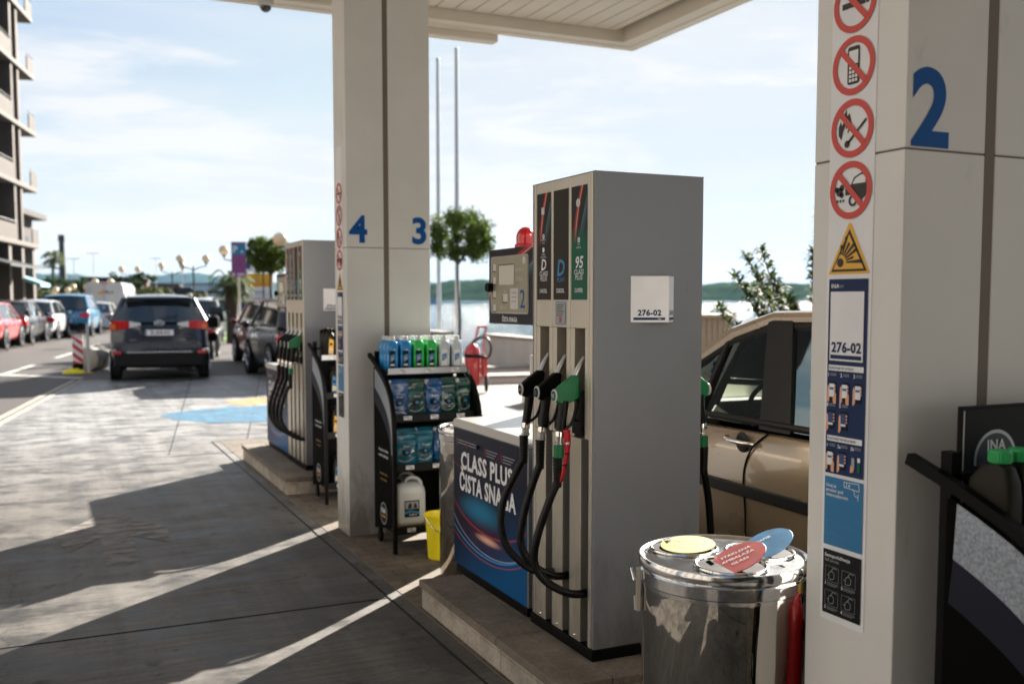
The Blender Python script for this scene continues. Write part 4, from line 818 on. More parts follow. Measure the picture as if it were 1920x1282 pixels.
def rack(x, y, label, shelves, dark_header=False):
    o = local('display_rack', (x, y, .014), label, 'display rack', 'black curved racks standing by the columns'); W_ = .60
    cv = [(p.x, p.y) for p in spline([(a, b, 0) for a, b in CURVE], 5)]
    for sx_ in (0, W_-.020):
        m = MB(); inner = [(a+.020, b-.034) for a, b in cv]
        m.prism([(.42, .09), (.42, 1.150)]+[p for p in inner if p[0] < .415]+[(.020, .16)], (.014, 0, 0), 'black_matte', o=(sx_+.003, 0, 0), u=(0, 1, 0), v=(0, 0, 1)); pn = m.build('side_panel', o)
        if sx_ == 0:
            d = Deco((.003, .42, 0), *YF)
            a = [(.42-p, q-.001) for p, q in inner if p < .415]; b = [(.42-p-.030*min(1, (1.2-q)*4), q-.125*min(1, max(.05, (q-.60)/.45))) for p, q in inner if p < .415]
            for i in range(len(a)-1): d.poly([a[i], b[i], b[i+1], a[i+1]], 'silver_speckle', 1)
            for i in range(len(a)-1): d.poly([(b[i][0], b[i][1]-.0), (max(.001, b[i][0]-.01), b[i][1]-.10), (max(.001, b[i+1][0]-.01), b[i+1][1]-.10), (b[i+1][0], b[i+1][1])], 'plum', .6)
            d.build('side_print', pn); d = Deco((.003, .42, 0), *YF); d.text('Pouzdana kvaliteta', .205, .620, .018, 'white_print', 1.5, .02, wmax=.30); d.text('u novom pakiranju.', .205, .585, .018, 'white_print', 1.5, .02, wmax=.28); d.build('slogan', pn); d = Deco((.003, .42, 0), *YF)
            d.text('Pouzdana kvaliteta', .205, .470, .014, 'gold', 1.5, 0, wmax=.22); d.text('u novom pakiranju.', .205, .435, .012, 'gold', 1.5, 0, wmax=.18); d.build('small_slogan', pn); d = Deco((.003, .42, 0), *YF)
            d.ring(.20, .22, .062, .072, 'silver_stripe', 1.5); d.disc(.20, .22, .060, 'ink_black', 1.5); d.text('INA', .20, .222, .034, 'white_print', 2, .04); d.rect(.155, .245, .196, .206, 'orange_print', 2); d.build('emblem', pn)
        m = MB(); th = .034; outl = cv+[(0, 0), (.024, 0), (.024, .62)]+[(a_+.026 if k_ else a_, b_-th) for k_, (a_, b_) in enumerate(reversed(cv[:-1]))][0:0]
        inn = []
        for i, (a_, b_) in enumerate(cv):
            p0 = cv[max(0, i-1)]; p1 = cv[min(len(cv)-1, i+1)]; dx, dz = p1[0]-p0[0], p1[1]-p0[1]; l_ = math.hypot(dx, dz); inn.append((a_-dz/l_*th*.75, b_+dx/l_*th*.75))
        for i in range(len(cv)-1): m.prism([cv[i], cv[i+1], inn[i+1], inn[i]], (.024, 0, 0), 'black', o=(sx_-.002, 0, 0), u=(0, 1, 0), v=(0, 0, 1))
        m.box(sx_-.002, sx_+.022, 0, .025, 0, .66, 'black'); m.build('side_frame', o)
    m = MB(); m.box(.085, W_-.022, .455, .47, .10, 1.345, 'black'); m.box(.020, .05, .425, .455, .10, 1.25, 'black'); m.box(.0, W_-.02, .425, .455, 1.185, 1.20, 'black'); m.build('back_board', o)
    for k, (z, yf) in enumerate(shelves):
        m = MB(); m.box(.022, W_-.022, yf+.004, .42, z-.045, z-.030, 'black'); m.box(.022, W_-.022, yf-.004, yf+.004, z-.050, z, 'plastic_dark'); sh = m.build('shelf', o)
        m = MB(); m.box(.03, W_-.03, yf-.008, yf-.005, z-.042, z-.004, 'silver_stripe' if k == 0 else 'plastic_dark'); m.build('price_rail', sh)
        for j in range(3):
            if k == 2 and j == 2: continue
            d = Deco((.10+j*.18, yf-.008, z-.036), (1, 0, 0), (0, 0, 1)); d.rect(0, .055, 0, .026, 'white_print', 1.2); d.rect(.004, .035, .015, .022, 'grey_print', 2); d.text(('3,99', '12,90', '24,99')[j], .036, .003, .010, 'ink', 2, .02); d.build('price_tag', sh)
    for sx_ in (.03, W_-.03):
        m = MB(); m.lathe([(.016, -.012), (.036, -.010), (.036, .010), (.016, .012)], 'rubber', (sx_, .38, .038), 20, 'X'); m.build('castor', o)
        m = MB(); m.box(sx_-.008, sx_+.008, .36, .40, .04, .10, 'black'); m.build('castor_fork', o)
    return o
ORD = ['first', 'second', 'third', 'fourth', 'fifth', 'sixth', 'seventh']
SH = [(1.155, .20), (.864, .107), (.555, .07), (.160, .05)]
rack(1.90, 5.86, 'black rack of blue and green washer fluid beside the column marked 4 and 3', SH)
cols = ['water_blue', 'water_blue', 'water_green', 'water_green', 'water_clear', 'water_clear']; cn = ['blue', 'blue', 'green', 'green', 'clear', 'clear']
for r_ in range(3):
    for i in range(6):
        washer_bottle((1.90+.072+i*.0885, 5.86+.245+r_*.068, .014+1.127), cols[i], f'{cn[i]} washer fluid bottle, {ORD[i]} from left, {("front", "middle", "back")[r_]} row of the rack top shelf', 'washer fluid bottles on the top shelf')
g_ = 'washer fluid pouches on the rack'
for i, (x, k, mt, nm) in enumerate(((.085, .95, 'film_blue', 'blue'), (.205, 1.08, 'film_green', 'blue and green'), (.325, .8, 'film_blue', 'narrow dark blue'), (.425, 1.0, 'film_green', 'green'), (.535, .75, 'film_green', 'small green'))):
    pouch((1.90+x, 5.86+.175+(i % 2)*.02, .014+.836), mt, f'{nm} washer fluid pouch, {ORD[i]} from left on the second shelf of the rack', g_, k, i+5)
for i, (x, k, mt, nm) in enumerate(((.115, 1.15, 'film_teal', 'pale teal'), (.25, .95, 'film_teal', 'teal'), (.385, 1.1, 'film_blue', 'blue'), (.51, .95, 'film_blue', 'dark blue'))):
    pouch((1.90+x, 5.86+.14+(i % 2)*.02, .014+.527), mt, f'{nm} washer fluid pouch, {ORD[i]} from left on the third shelf of the rack', g_, k, i+15)
pouch((1.90+.46, 5.86+.13, .014+.132), 'film_blue', 'dark blue washer fluid pouch on the bottom shelf beside the white canister', g_, .95, 31)
m = MB(); m.box(1.925, 2.20, 5.92, 6.20, .148, .175, 'card'); m.box(1.925, 2.20, 5.918, 5.922, .175, .205, 'card'); tag(m.build('cardboard_tray', bevel=.002), 'flat brown cardboard tray under the white canisters on the bottom shelf', 'tray')
def canister(loc, label):
    o = local('canister', loc, label, 'canister', 'white canisters on the bottom shelf'); m = MB(); m.smooth = 50
    loft(m, [(.085, .065, 0), (.098, .078, .012), (.100, .080, .03), (.100, .080, .20), (.094, .074, .235), (.070, .045, .262), (.06, .03, .266)], 'can_white', .03); m.build('canister_body', o)
    m = MB(); m.tube(spline([(-.02, 0, .25), (.0, 0, .287), (.05, 0, .29), (.085, 0, .262), (.09, 0, .225)], 5), .012, 'can_white', 10); m.build('handle', o)
    m = MB(); m.lathe([(.022, .0), (.024, .004), (.024, .028), (.020, .032)], 'black', (-.066, 0, .252), 20); m.build('cap', o)
    d = Deco((-.048, -.0805, .055), (1, 0, 0), (0, 0, 1)); d.rect(0, .10, 0, .105, 'ink_black', 1); d.rect(.006, .094, .052, .098, 'grey_print', 2); d.poly([(.02, .055), (.05, .058), (.045, .09), (.028, .085)], 'ink', 3); d.poly([(.06, .055), (.085, .058), (.08, .08), (.065, .09)], 'ink', 3); d.poly([(.0, .035), (.04, .045), (.10, .030), (.10, .012), (.05, .030), (0, .020)], 'label_blue', 2); d.text('AdBlue', .055, .010, .012, 'white_print', 3, .02); d.build('canister_label', o)
canister((2.03, 5.985, .178), 'front white canister with black picture label on the bottom shelf')
canister((2.045, 6.155, .178), 'second white canister, standing behind the labelled canister on the bottom shelf')
# far rack
rack(1.89, 7.53, 'black curved rack of motor oil between the column and the farther pump', SH)
sh_n = ['top', 'second', 'third', 'bottom']
for k, (z, yf) in enumerate(SH):
    for i in range(3):
        for r_ in range(2 if k == 0 else 1):
            oil_jug((1.89+.115+i*.10, 7.53+yf+.085+r_*.115, .014+z-.029), ('yellow_print', 'sky_print', 'yellow_print', 'sky_print')[k], 'black', f'dark oil jug with {("yellow", "blue", "yellow", "blue")[k]} label, {ORD[i]} from the left on the {sh_n[k]} shelf{(", front row", ", back row")[r_] if k == 0 else ""}', 'oil jugs on the far rack')
# near rack
rack(1.775, 1.145, 'large black curved rack at the right edge in front of the column marked 2', [(1.075, .24)]+SH[1:])
d = Deco((1.86, 1.600, 0), *XF); d.rect(0, .46, 1.00, 1.352, 'ink_black', 1); d.rect(.0, .004, 1.00, 1.35, 'offwhite', 1.5); d.ring(.105, 1.234, .061, .069, 'silver_stripe', 2, 48, -10, 190); d.disc(.105, 1.234, .060, 'slate', 1.8, 40); d.text('INA', .107, 1.256, .024, 'white_print', 3, .05)
hb = d.build('header_card'); tag(hb, 'black header card with round silver ina emblem above the near bottles', 'sign')
for i in range(5):
    oil_jug((1.775+.046+i*.056, 1.145+.335, .014+1.037), None, 'cap_green', f'dark bottle with green cap, {ORD[i]} from the left on the near rack', 'green capped bottles on the near rack', True, .66)

# ---------------- bins, bucket, extinguishers ----------------
def bin_(loc, label, rz=0):
    o = local('steel_bin', loc, label, 'bin', 'polished steel recycling bins', rz); m = MB(); m.smooth = 60
    m.lathe([(.205, 0), (.228, .004), (.228, .055), (.232, .058), (.232, .79)], 'steel', n=96, cap=True); m.build('bin_body', o)
    m = MB(); m.smooth = 35; m.lathe([(.2335, .79), (.2335, .800), (.239, .804), (.240, .835), (.236, .840), (.241, .845), (.2425, .862), (.238, .872), (.228, .870), (.222, .864), (.05, .868), (.0005, .868)], 'lid_steel', n=96, cap=False); lid = m.build('lid', o)
    for k, (x, y, mt, tilt, az, tx) in enumerate(((-.100, .078, 'yellow_flap', 4, 4, ('AMBALAŽA', 'OD PLASTIKE', 'I METALA')), (-.004, -.118, 'red_flap', 26, 8, ('STAKLENA', 'AMBALAŽA', 'GLASS')), (.112, .034, 'blue_flap', 27, 9, ('PAPIR',)))):
        m = MB(); m.lathe([(.097, 0), (.097, .0015)], 'black_matte', (x, y, .8684), 40); m.build('opening_dark_disc', lid)  # flat black disc painted in for the dark inside of the hole
        m = MB(); ring = [(x+.096*math.cos(a), y+.096*math.sin(a), .870) for a in [2*math.pi*j/48 for j in range(49)]]; m.tube(ring, .0055, 'chrome', 8, cap=False); m.build('opening_rim', lid)
        m = MB(); q0 = len(m.v); m.lathe([(.079, -.0012), (.080, .0), (.079, .0012)], mt, n=44)
        d = Deco((0, 0, .0016), (1, 0, 0), (0, 1, 0), .0004)
        for j, s_ in enumerate(tx): d.text(s_, 0, .026-j*.028, .013, 'ink' if k == 0 else 'white_print', 1, 0, wmax=.11, rot=0)
        for (f, mi_) in zip(d.mb.f, d.mb.m): m.add([d.mb.v[i] for i in f], [tuple(range(len(f)))], d.mb.mats[mi_])
        M_ = Matrix.Translation((x+(.02 if k else .012), y, .868+(.012 if k == 0 else .024))) @ Matrix.Rotation(R(az), 4, 'X') @ Matrix.Rotation(R(-tilt), 4, 'Y'); m.xform(M_); m.build('flap', o)
        m = MB(); m.tube([(x-.05, y+.06, .876), (x-.035, y+.04, .884)], .006, 'chrome', 8); m.build('flap_hinge', o)
    m = MB(); m.box(-.248, -.238, -.014, .014, .71, .83, 'alu'); m.tube([(-.256, -.015, .80), (-.262, 0, .83), (-.256, .015, .80)], .004, 'chrome', 8); m.tube([(-.248, 0, .71), (-.250, 0, .75)], .006, 'alu', 10); m.build('latch', o)
    return o
mk('yellow_flap', (.27, .235, .035), .6, spec=.1, noise=.12); mk('red_flap', (.30, .028, .03), .5, noise=.2, nscale=25); mk('blue_flap', (.045, .17, .33), .45, noise=.25, nscale=18)
b1 = bin_((1.725, 2.292, .004), 'near polished steel recycling bin with yellow red and blue flaps', -YAW)
b2 = dup(b1, (2.20, 5.20, .014), R(40), 'farther steel bin standing between the rack and the near cabinet')
for c_ in kids(b2):
    if c_.name.startswith('flap') and not c_.name.startswith('flap_hinge'): c_.location.z -= .05
t = thing('bucket', (2.14, 5.68, .014), 'bright yellow plastic bucket standing between rack and steel bin', 'bucket'); ORG = Vector((0, 0, 0)); m = MB(); m.smooth = 50
m.lathe([(.072, 0), (.078, .004), (.094, .26), (.103, .262), (.104, .275), (.098, .277), (.090, .26), (.075, .02), (.001, .02)], 'yellow_plastic', (0, 0, 0), 40, cap=False); m.build('pail', t)
m = MB(); m.tube(spline([(-.100, 0, .265), (-.07, -.07, .20), (0, -.10, .17), (.07, -.07, .20), (.100, 0, .265)], 5), .003, 'chrome', 8); m.build('handle', t)
t = local('fire_extinguisher', (1.895, 2.062, .35), 'red fire extinguisher hanging on the back of the near column', 'extinguisher'); m = MB(); m.smooth = 50
m.lathe([(.042, 0), (.048, .01), (.048, .36), (.042, .40), (.025, .425), (.016, .44)], 'ext_red', n=32); m.build('cylinder', t)
m = MB(); m.tube([(0, 0, .44), (0, 0, .48)], .014, 'gold', 12); m.box(-.05, .02, -.008, .008, .48, .492, 'black'); m.box(-.06, .01, -.008, .008, .505, .515, 'black'); m.build('valve', t)
m = MB(); m.tube(spline([(.01, 0, .47), (.05, -.01, .56), (.09, -.02, .50), (.085, -.02, .30), (.08, -.02, .02)], 6), .010, 'rubber', 8); m.build('hose', t)
t = local('trolley_extinguisher', (6.55, 15.8, .014), 'large red wheeled fire extinguisher on the promenade beside the rack', 'extinguisher', rz=R(-20)); m = MB(); m.smooth = 50
m.lathe([(.10, .10), (.135, .14), (.135, .70), (.11, .78), (.04, .83), (.03, .85)], 'ext_red', n=32); m.build('tank', t)
m = MB(); m.box(-.137, .137, -.137, .05, .60, .66, 'black'); m.build('strap', t)
for sx_ in (-.02, .24):
    m = MB(); ring = [(sx_, .02+.125*math.cos(a), .15+.125*math.sin(a)) for a in [2*math.pi*j/28 for j in range(29)]]; m.tube(ring, .028, 'tyre', 8, cap=False)
    for j in range(6): a = math.pi*j/3; m.tube([(sx_, .02, .15), (sx_, .02+.11*math.cos(a), .15+.11*math.sin(a))], .012, 'black', 6)
    m.lathe([(.03, -.02), (.03, .02)], 'black', (sx_, .02, .15), 12, 'X'); m.build('wheel', t)
m = MB(); 
for sx_ in (.02, .16): m.tube(spline([(sx_, .05, .15), (sx_+.02, .12, .6), (sx_+.06, .16, .95), (sx_+.09, .14, 1.12)], 4), .012, 'red', 8)
m.tube([(.11, .14, 1.12), (.25, .14, 1.12)], .012, 'red', 8); m.build('push_handle', t)
m = MB(); m.tube([(.20, -.02, .28), (.20, -.02, .62)], .06, 'ext_red', 16); m.tube([(.20, -.02, .62), (.20, -.02, .68)], .03, 'chrome', 10); m.build('propellant_cylinder', t)
m = MB(); m.tube(spline([(.0, -.02, .85), (.10, -.05, .93), (.25, -.05, .93), (.32, -.04, .78), (.27, -.06, .60), (.12, -.1, .64), (-.02, -.14, .64)], 6), .020, 'rubber', 8); m.build('hose', t)
# ---------------- cars ----------------
def car(name, label, paint, L_, W, H, bl=1.0, deck=None, hood=.92, rb=-.04, rt=.36, ft=.20, fb=.95, glass='glass_dark', wr=.33, group=None, loc=(0, 0, 0), rz=0, tail='wrap', plate='ŠI-482-KA', van=False, open_=False, rails=False, track=None, tumble=.13, black_low=True, cat='car', sc=1.0, arch=False):
    """x across, +y forward, z up. rb/rt: rear glass base and roof edge measured from the tail, ft/fb: roof front and windscreen base measured from the middle"""
    o = local(name, loc, label, cat, group, rz); o.scale = (sc,)*3; h = L_/2; w = W/2
    deck = bl if deck is None else deck; yb, yt = -h+rb, -h+rt
    yb = max(yb, -h+.05)
    st = [(-h, .86, deck*.93, .44), (-h+.05, .955, deck*.985, .33), (-h+.35, .995, deck+.01, .24), (yb+.02 if deck < bl-.02 else -h+.7, 1., bl if deck >= bl-.02 else deck+.01, .21), (-.3 if deck >= bl-.02 else yb+.35, 1., bl, .20), (.35, 1., bl*.99, .20), (fb-.05, .99, bl*.975, .20), (fb+.10, .985, bl*.965, .21), (lerp(fb, h, .55), .965, hood, .22), (h-.22, .90, hood-.09, .24), (h-.05, .80, hood-.20, .30), (h, .70, hood-.30, .40)]
    ring_n = None; vs = []
    for i, (y, k, zs, zl) in enumerate(st):
        ww = w*k; inside = open_ and yb+.3 < y < fb+.02; zc = .55 if inside else zs+.035
        half = [(0, zl), (ww*.80, zl), (ww*.955, zl+.07), (ww*.99, lerp(zl, zs, .35)), (ww, lerp(zl, zs, .62)), (ww*.985, zs-.12), (ww*.955, zs-.03), (ww*.925, zs), (ww*.86, zs+.008 if not inside else .60), (0, zc)]
        full = [(x, z) for x, z in half]+[(-x, z) for x, z in half[-2:0:-1]]; ring_n = len(full); vs += [(x, y+(-.03 if (i == 0 and lerp(zl, zs, .3) < z < lerp(zl, zs, .7)) else 0), z) for x, z in full]
    m = MB(); n = ring_n; fs = []; mi = []
    for i in range(len(st)-1):
        for j in range(n): fs.append((i*n+j, (i+1)*n+j, (i+1)*n+(j+1) % n, i*n+(j+1) % n)); mi.append(j)
    m.smooth = 55
    for f, j in zip(fs, mi):
        low = black_low and (j in (0, 1, n-1, n-2)); inner = open_ and j in (8, 9)
        m.mi(paint); m.mi('plastic_dark')
    m.v = vs; m.f = fs+[tuple(range(n-1, -1, -1))[::-1], tuple(range((len(st)-1)*n, len(st)*n))[::-1]]
    m.m = [m.mi('plastic_dark') if ((black_low and j in (0, 1, n-1, n-2)) or (open_ and j in (8, 9) and -1.6 < vs[f[0]][1] < fb)) else m.mi(paint) for f, j in zip(fs, mi)]+[m.mi(paint)]*2
    m.build('body', o, sub=1)
    # glasshouse
    zr = H-.055; wb, wt = w*.915, w*.915-tumble*1.0
    zb_ = bl-.01
    gl = [(-wb, yb, zb_), (wb, yb, zb_), (wb, fb, zb_), (-wb, fb, zb_)]; top = [(-wt, yt, zr), (wt, yt, zr), (wt, ft, zr), (-wt, ft, zr)]
    def P(a, b, t, k=0): q = [lerp(x, y, t) for x, y in zip(a, b)]; return q
    # curved front/rear glass: extra mid points bulge outward
    bot = [(-wb, yb, zb_), (-wb*.5, yb-.07, zb_), (wb*.5, yb-.07, zb_), (wb, yb, zb_), (wb+.005, lerp(yb, fb, .5), zb_), (wb, fb, zb_), (wb*.5, fb+.16, zb_), (-wb*.5, fb+.16, zb_), (-wb, fb, zb_), (-wb-.005, lerp(yb, fb, .5), zb_)]
    tp = [(-wt, yt, zr), (-wt*.5, yt-.03, zr+.025), (wt*.5, yt-.03, zr+.025), (wt, yt, zr), (wt, lerp(yt, ft, .5), zr+.01), (wt, ft, zr-.01), (wt*.5, ft+.07, zr+.01), (-wt*.5, ft+.07, zr+.01), (-wt, ft, zr-.01), (-wt, lerp(yt, ft, .5), zr+.01)]
    xa = (wt+.028, ft+.28, zr-.082)
    if arch: bot.insert(5, (wb+.003, fb-.35, zb_)); tp.insert(5, xa); bot.insert(10, (-wb-.003, fb-.35, zb_)); tp.insert(10, (-xa[0], xa[1], xa[2]))
    k = len(bot); m = MB(); m.smooth = 30; m.add(bot+tp, [(i, (i+1) % k, (i+1) % k+k, i+k) for i in range(k)], glass); m.build('windows', o)
    # roof skin with a slight crown, drawn as a grid
    m = MB(); rows = []
    ys = [yt-.06, yt+.02, lerp(yt, ft, .33), lerp(yt, ft, .66), ft-.02, ft+.07]; zz = [zr-.03, zr+.03, zr+.052, zr+.055, zr+.03, zr-.02]; 
    for y, z, kx in zip(ys, zz, (.93, .98, 1.01, 1.01, .99, .95)):
        rows.append([(x*(wt+.02)*kx, y+(-.05 if y < yt+.01 else .05 if y > ft else 0)*(1-abs(x)), z-.055*abs(x)**3) for x in (-1, -.85, -.45, 0, .45, .85, 1)])
    m.add([p for r in rows for p in r], [(i*7+j, i*7+j+1, (i+1)*7+j+1, (i+1)*7+j) for i in range(5) for j in range(6)], paint); m.smooth = 80; rf = m.build('roof', o, sub=1, solid=-.05)
    def pil(a, b, wd, mt=paint, name='pillar', th=.03):
        a, b = Vector(a), Vector(b); m = MB(); sx_ = 1 if a.x > 0 else -1; off = Vector((sx_*(.022 if open_ else .006), 0, 0)); wv = Vector((0, wd/2, 0))
        m.add([a-wv+off, a+wv+off, b+wv*.8+off, b-wv*.8+off, a-wv-off*4, a+wv-off*4, b+wv*.8-off*4, b-wv*.8-off*4], [(0, 1, 2, 3), (7, 6, 5, 4), (0, 4, 5, 1), (1, 5, 6, 2), (2, 6, 7, 3), (3, 7, 4, 0)], mt); m.build(name, o, bevel=.004)
    for sx_ in (-1, 1):
        a, b = (sx_*wb, fb, zb_), (sx_*wt, ft, zr)
        m = MB(); m.tube([a, (sx_*xa[0], xa[1], xa[2]) if arch else P(a, b, .5), b, (sx_*(wt+.005), lerp(yt, ft, .5), zr+.02), (sx_*wt, yt, zr)], [.035, .034, .032, .028, .032], paint, 8); m.build('roof_pillar', o)
        a, b = (sx_*wb*.99, yb+.03, zb_), (sx_*wt, yt+.02, zr); m = MB(); m.tube([a, P(a, b, .5), b], [.075, .06, .045], paint, 8); m.build('rear_pillar', o)
        pil((sx_*wb, -.10 if open_ else -.22, zb_-.01), (sx_*wt, .05 if open_ else -.12, zr), .22 if open_ else .09, 'plastic_dark', 'door_pillar')
        if L_ > 4.1 and not van: pil((sx_*wb, -h+.75 if not open_ else -1.15, zb_), (sx_*wt, -h+.85 if not open_ else -1.05, zr), .10, 'plastic_dark' if open_ else paint, 'window_post')
        m = MB(); yy = fb-.18; m.sphere((sx_*(w+.09), yy, bl+.03), .09, paint, 12, (.95, .5, .75)); m.tube([(sx_*(w-.08), yy, bl-.02), (sx_*(w+.03), yy, bl+.01)], .02, 'plastic_dark', 6); m.build('wing_mirror', o)
        for yy in (-h+.82, h-.86):
            m = MB(); q0 = []; 
            m.lathe([(wr+.055, 0), (wr+.05, .012), (.02, .012)], 'black_matte', (sx_*(w-.006), yy, wr+.005), 28, 'X') if sx_ > 0 else m.lathe([(.02, -.012), (wr+.05, -.012), (wr+.055, 0)], 'black_matte', (sx_*(w-.006), yy, wr+.005), 28, 'X'); m.build('wheel_arch', o)
            m = MB(); x0 = sx_*(w+.014); s_ = -sx_; m.smooth = 50
            m.lathe([(wr*.64, 0), (wr*.92, .006*1), (wr, .03), (wr, .19), (wr*.9, .215), (wr*.3, .215)] if s_ > 0 else [(wr*.3, -.215), (wr*.9, -.215), (wr, -.19), (wr, -.03), (wr*.92, -.006), (wr*.64, 0)], 'tyre', (x0, yy, wr), 28, 'X'); wh = m.build('wheel', o)
            m = MB(); m.lathe([(wr*.10, .0), (wr*.60, .012), (wr*.66, 0)] if s_ > 0 else [(wr*.66, 0), (wr*.60, -.012), (wr*.10, 0)], 'black', (x0, yy, wr), 28, 'X')
            for j in range(5):
                a_ = 2*math.pi*j/5+.3; m.tube([(x0+s_*.004-s_*.006, yy+.03*math.cos(a_), wr+.03*math.sin(a_)), (x0-s_*.002, yy+wr*.62*math.cos(a_), wr+wr*.62*math.sin(a_))], [.035, .028], 'rim', 6, flat=.35)
            ring = [(x0, yy+wr*.64*math.cos(t_), wr+wr*.64*math.sin(t_)) for t_ in [2*math.pi*j/24 for j in range(25)]]; m.tube(ring, .010, 'rim', 6, cap=False); m.lathe([(.03, -.006), (.03, .006)], 'rim', (x0, yy, wr), 12, 'X'); m.build('rim', wh)
    # tail
    zt = deck*.93
    def bx(name_, x0, x1, y0, y1, z0, z1, mt, bev=.008): m = MB(); m.box(x0, x1, y0, y1, z0, z1, mt); return m.build(name_, o, bevel=bev)
    if tail == 'suv':
        for sx_ in (-1, 1):
            m = MB(); pts = [(.335, 1.10), (.335, 1.15), (.60, 1.185), (.895, 1.175), (.915, 1.03), (.90, .99), (.62, 1.015)]
            def zone(x0, x1, mt, z_=0): 
                pp = [(sx_*x, z) for x, z in pts]
            m.prism([(sx_*x, z) for x, z in [(.54, 1.045), (.54, 1.175), (.70, 1.19), (.86, 1.18), (.905, 1.10), (.895, 1.0), (.70, 1.02)]][::(1 if sx_ > 0 else -1)], (0, .20, 0), 'tail_red', o=(0, -h-.012, 0)); m.build('tail_light', o, bevel=.012)
            m = MB(); m.prism([(sx_*x, z) for x, z in [(.335, 1.095), (.34, 1.145), (.545, 1.178), (.545, 1.05)]][::(1 if sx_ > 0 else -1)], (0, .10, 0), 'lens', o=(0, -h-.010, 0)); m.build('reversing_light', o, bevel=.008)
            m = MB(); m.box(min(sx_*.80, sx_*.885), max(sx_*.80, sx_*.885), -h-.018, -h+.05, 1.02, 1.12, 'amber'); m.build('indicator', o, bevel=.006)
            bx('reflector', min(sx_*.70, sx_*.86), max(sx_*.70, sx_*.86), -h-.035, -h+.05, .545, .60, 'tail_red')
            bx('wheel_trim', min(sx_*.74, sx_*.915), max(sx_*.74, sx_*.915), -h+.02, -h+.30, .605, .635, 'chrome')
        bx('chrome_strip', -.60, .60, -h-.040, -h+.02, .565, .588, 'chrome'); bx('rear_bumper', -.84, .84, -h-.032, -h+.25, .30, .56, 'plastic_dark', .03)
        bx('number_plate_recess', -.36, .36, -h-.030, -h+.02, .90, 1.085, paint, .02)
        m = MB(); m.tube([(-.33, -h-.020, 1.08), (.33, -h-.020, 1.08)], .014, paint, 8); m.build('hatch_handle', o)
        m = MB(); ring = [(.085*math.cos(a), -h-.018, 1.135+.055*math.sin(a)) for a in [2*math.pi*j/28 for j in range(29)]]; m.tube(ring, .009, 'chrome', 6, cap=False); ring = [(.030*math.cos(a), -h-.018, 1.135+.053*math.sin(a)) for a in [2*math.pi*j/20 for j in range(21)]]; m.tube(ring, .007, 'chrome', 6, cap=False); ring = [(.075*math.cos(a), -h-.018, 1.163+.022*math.sin(a)) for a in [2*math.pi*j/20 for j in range(21)]]; m.tube(ring, .006, 'chrome', 6, cap=False); m.build('emblem', o)
        for tx, u in (('RAV4', -.48), ('AWD', .42)): d = Deco((u, -h-.034, .80), *XF); d.text(tx, 0, 0, .035, 'chrome', 1, .03, wmax=.16); d.build('badge', o)
        m = MB(); m.tube([(-.0, yb-.06, bl+.05), (.35, yb-.035, bl+.12)], .008, 'black', 6); m.build('rear_wiper', o)
        m = MB(); m.prism([(-.62, 0), (.62, 0), (.56, .035), (-.56, .035)], (0, .22, 0), paint, o=(0, yt-.20, zr+.005)); m.build('spoiler', o, bevel=.012)
        pz, pm = .955, .0
        bx('silencer', .30, .60, -h+.15, -h+.6, .20, .30, 'tyre', .02)
    else:
        for sx_ in (-1, 1):
            m = MB(); zz0, zz1 = (zt-.26, zt-.06) if not van else (.95, 1.35)
            if van: m.box(min(sx_*(w-.14), sx_*(w-.01)), max(sx_*(w-.14), sx_*(w-.01)), -h-.012, -h+.06, zz0, zz1, 'tail_red')
            else: m.prism([(sx_*x, z) for x, z in [(w*.56, zz0+.05), (w*.60, zz1-.01), (w*.90, zz1+.02), (w*.985, zz1-.03), (w*.985, zz0+.04), (w*.9, zz0)]][::(1 if sx_ > 0 else -1)], (0, .26, 0), 'tail_red', o=(0, -h-.004, 0))
            m.build('tail_light', o, bevel=.012)
        bx('rear_bumper', -w*.88, w*.88, -h-.03, -h+.2, .30, .46, 'plastic_dark' if black_low else paint, .03); pz = .62 if not van else .70
    m = MB(); m.box(-.26, .26, -h-.040, -h-.030, pz-.055, pz+.055, 'white_print'); pl = m.build('number_plate', o, bevel=.003)
    d = Deco((0, -h-.0405, pz-.028), *XF); d.text(plate, .012, 0, .060, 'ink_black', 1, .03, wmax=.44); d.rect(-.255, -.235, -.02, .076, 'blue_print', 1); d.build('plate_lettering', pl)
    if rails:
        for sx_ in (-1, 1): m = MB(); m.tube(spline([(sx_*(wt-.03), yt+.05, zr+.02), (sx_*(wt-.03), yt+.15, zr+.095), (sx_*(wt-.03), lerp(yt, ft, .5), zr+.11), (sx_*(wt-.03), ft-.1, zr+.09), (sx_*(wt-.03), ft, zr+.02)], 4), .017, 'alu_light', 8); m.build('roof_rail', o)
        m = MB(); m.tube([(0, yt+.15, zr+.06), (0, yt+.05, zr+.14)], .006, 'black', 6); m.build('aerial', o)
    # nose
    for sx_ in (-1, 1): m = MB(); m.sphere((sx_*w*.66, h-.13, hood-.22), .15, 'lens', 12, (1, .7, .55)); m.build('headlight', o)
    bx('front_bumper', -w*.7, w*.7, h-.06, h+.01, .30, .50, 'plastic_dark', .02)
    if open_:
        m = MB(); ring = [(-.40+.185*math.cos(a), .42+.05*math.sin(a), .965+.18*math.sin(a)) for a in [2*math.pi*j/36 for j in range(37)]]; m.tube(ring, .014, 'black', 8, cap=False); m.tube([(-.40, .46, .96), (-.40, .62, .92)], .03, 'black', 8); m.box(-.55, -.25, .42, .44, .93, .99, 'black'); m.build('steering_wheel', o)
        m = MB(); m.prism([(.50, .6), (.50, .98), (.66, 1.03), (fb+.05, .98), (fb+.05, .6)], (1.44, 0, 0), 'plastic_dark', o=(-.72, 0, 0), u=(0, 1, 0)); m.build('dashboard', o, bevel=.02)
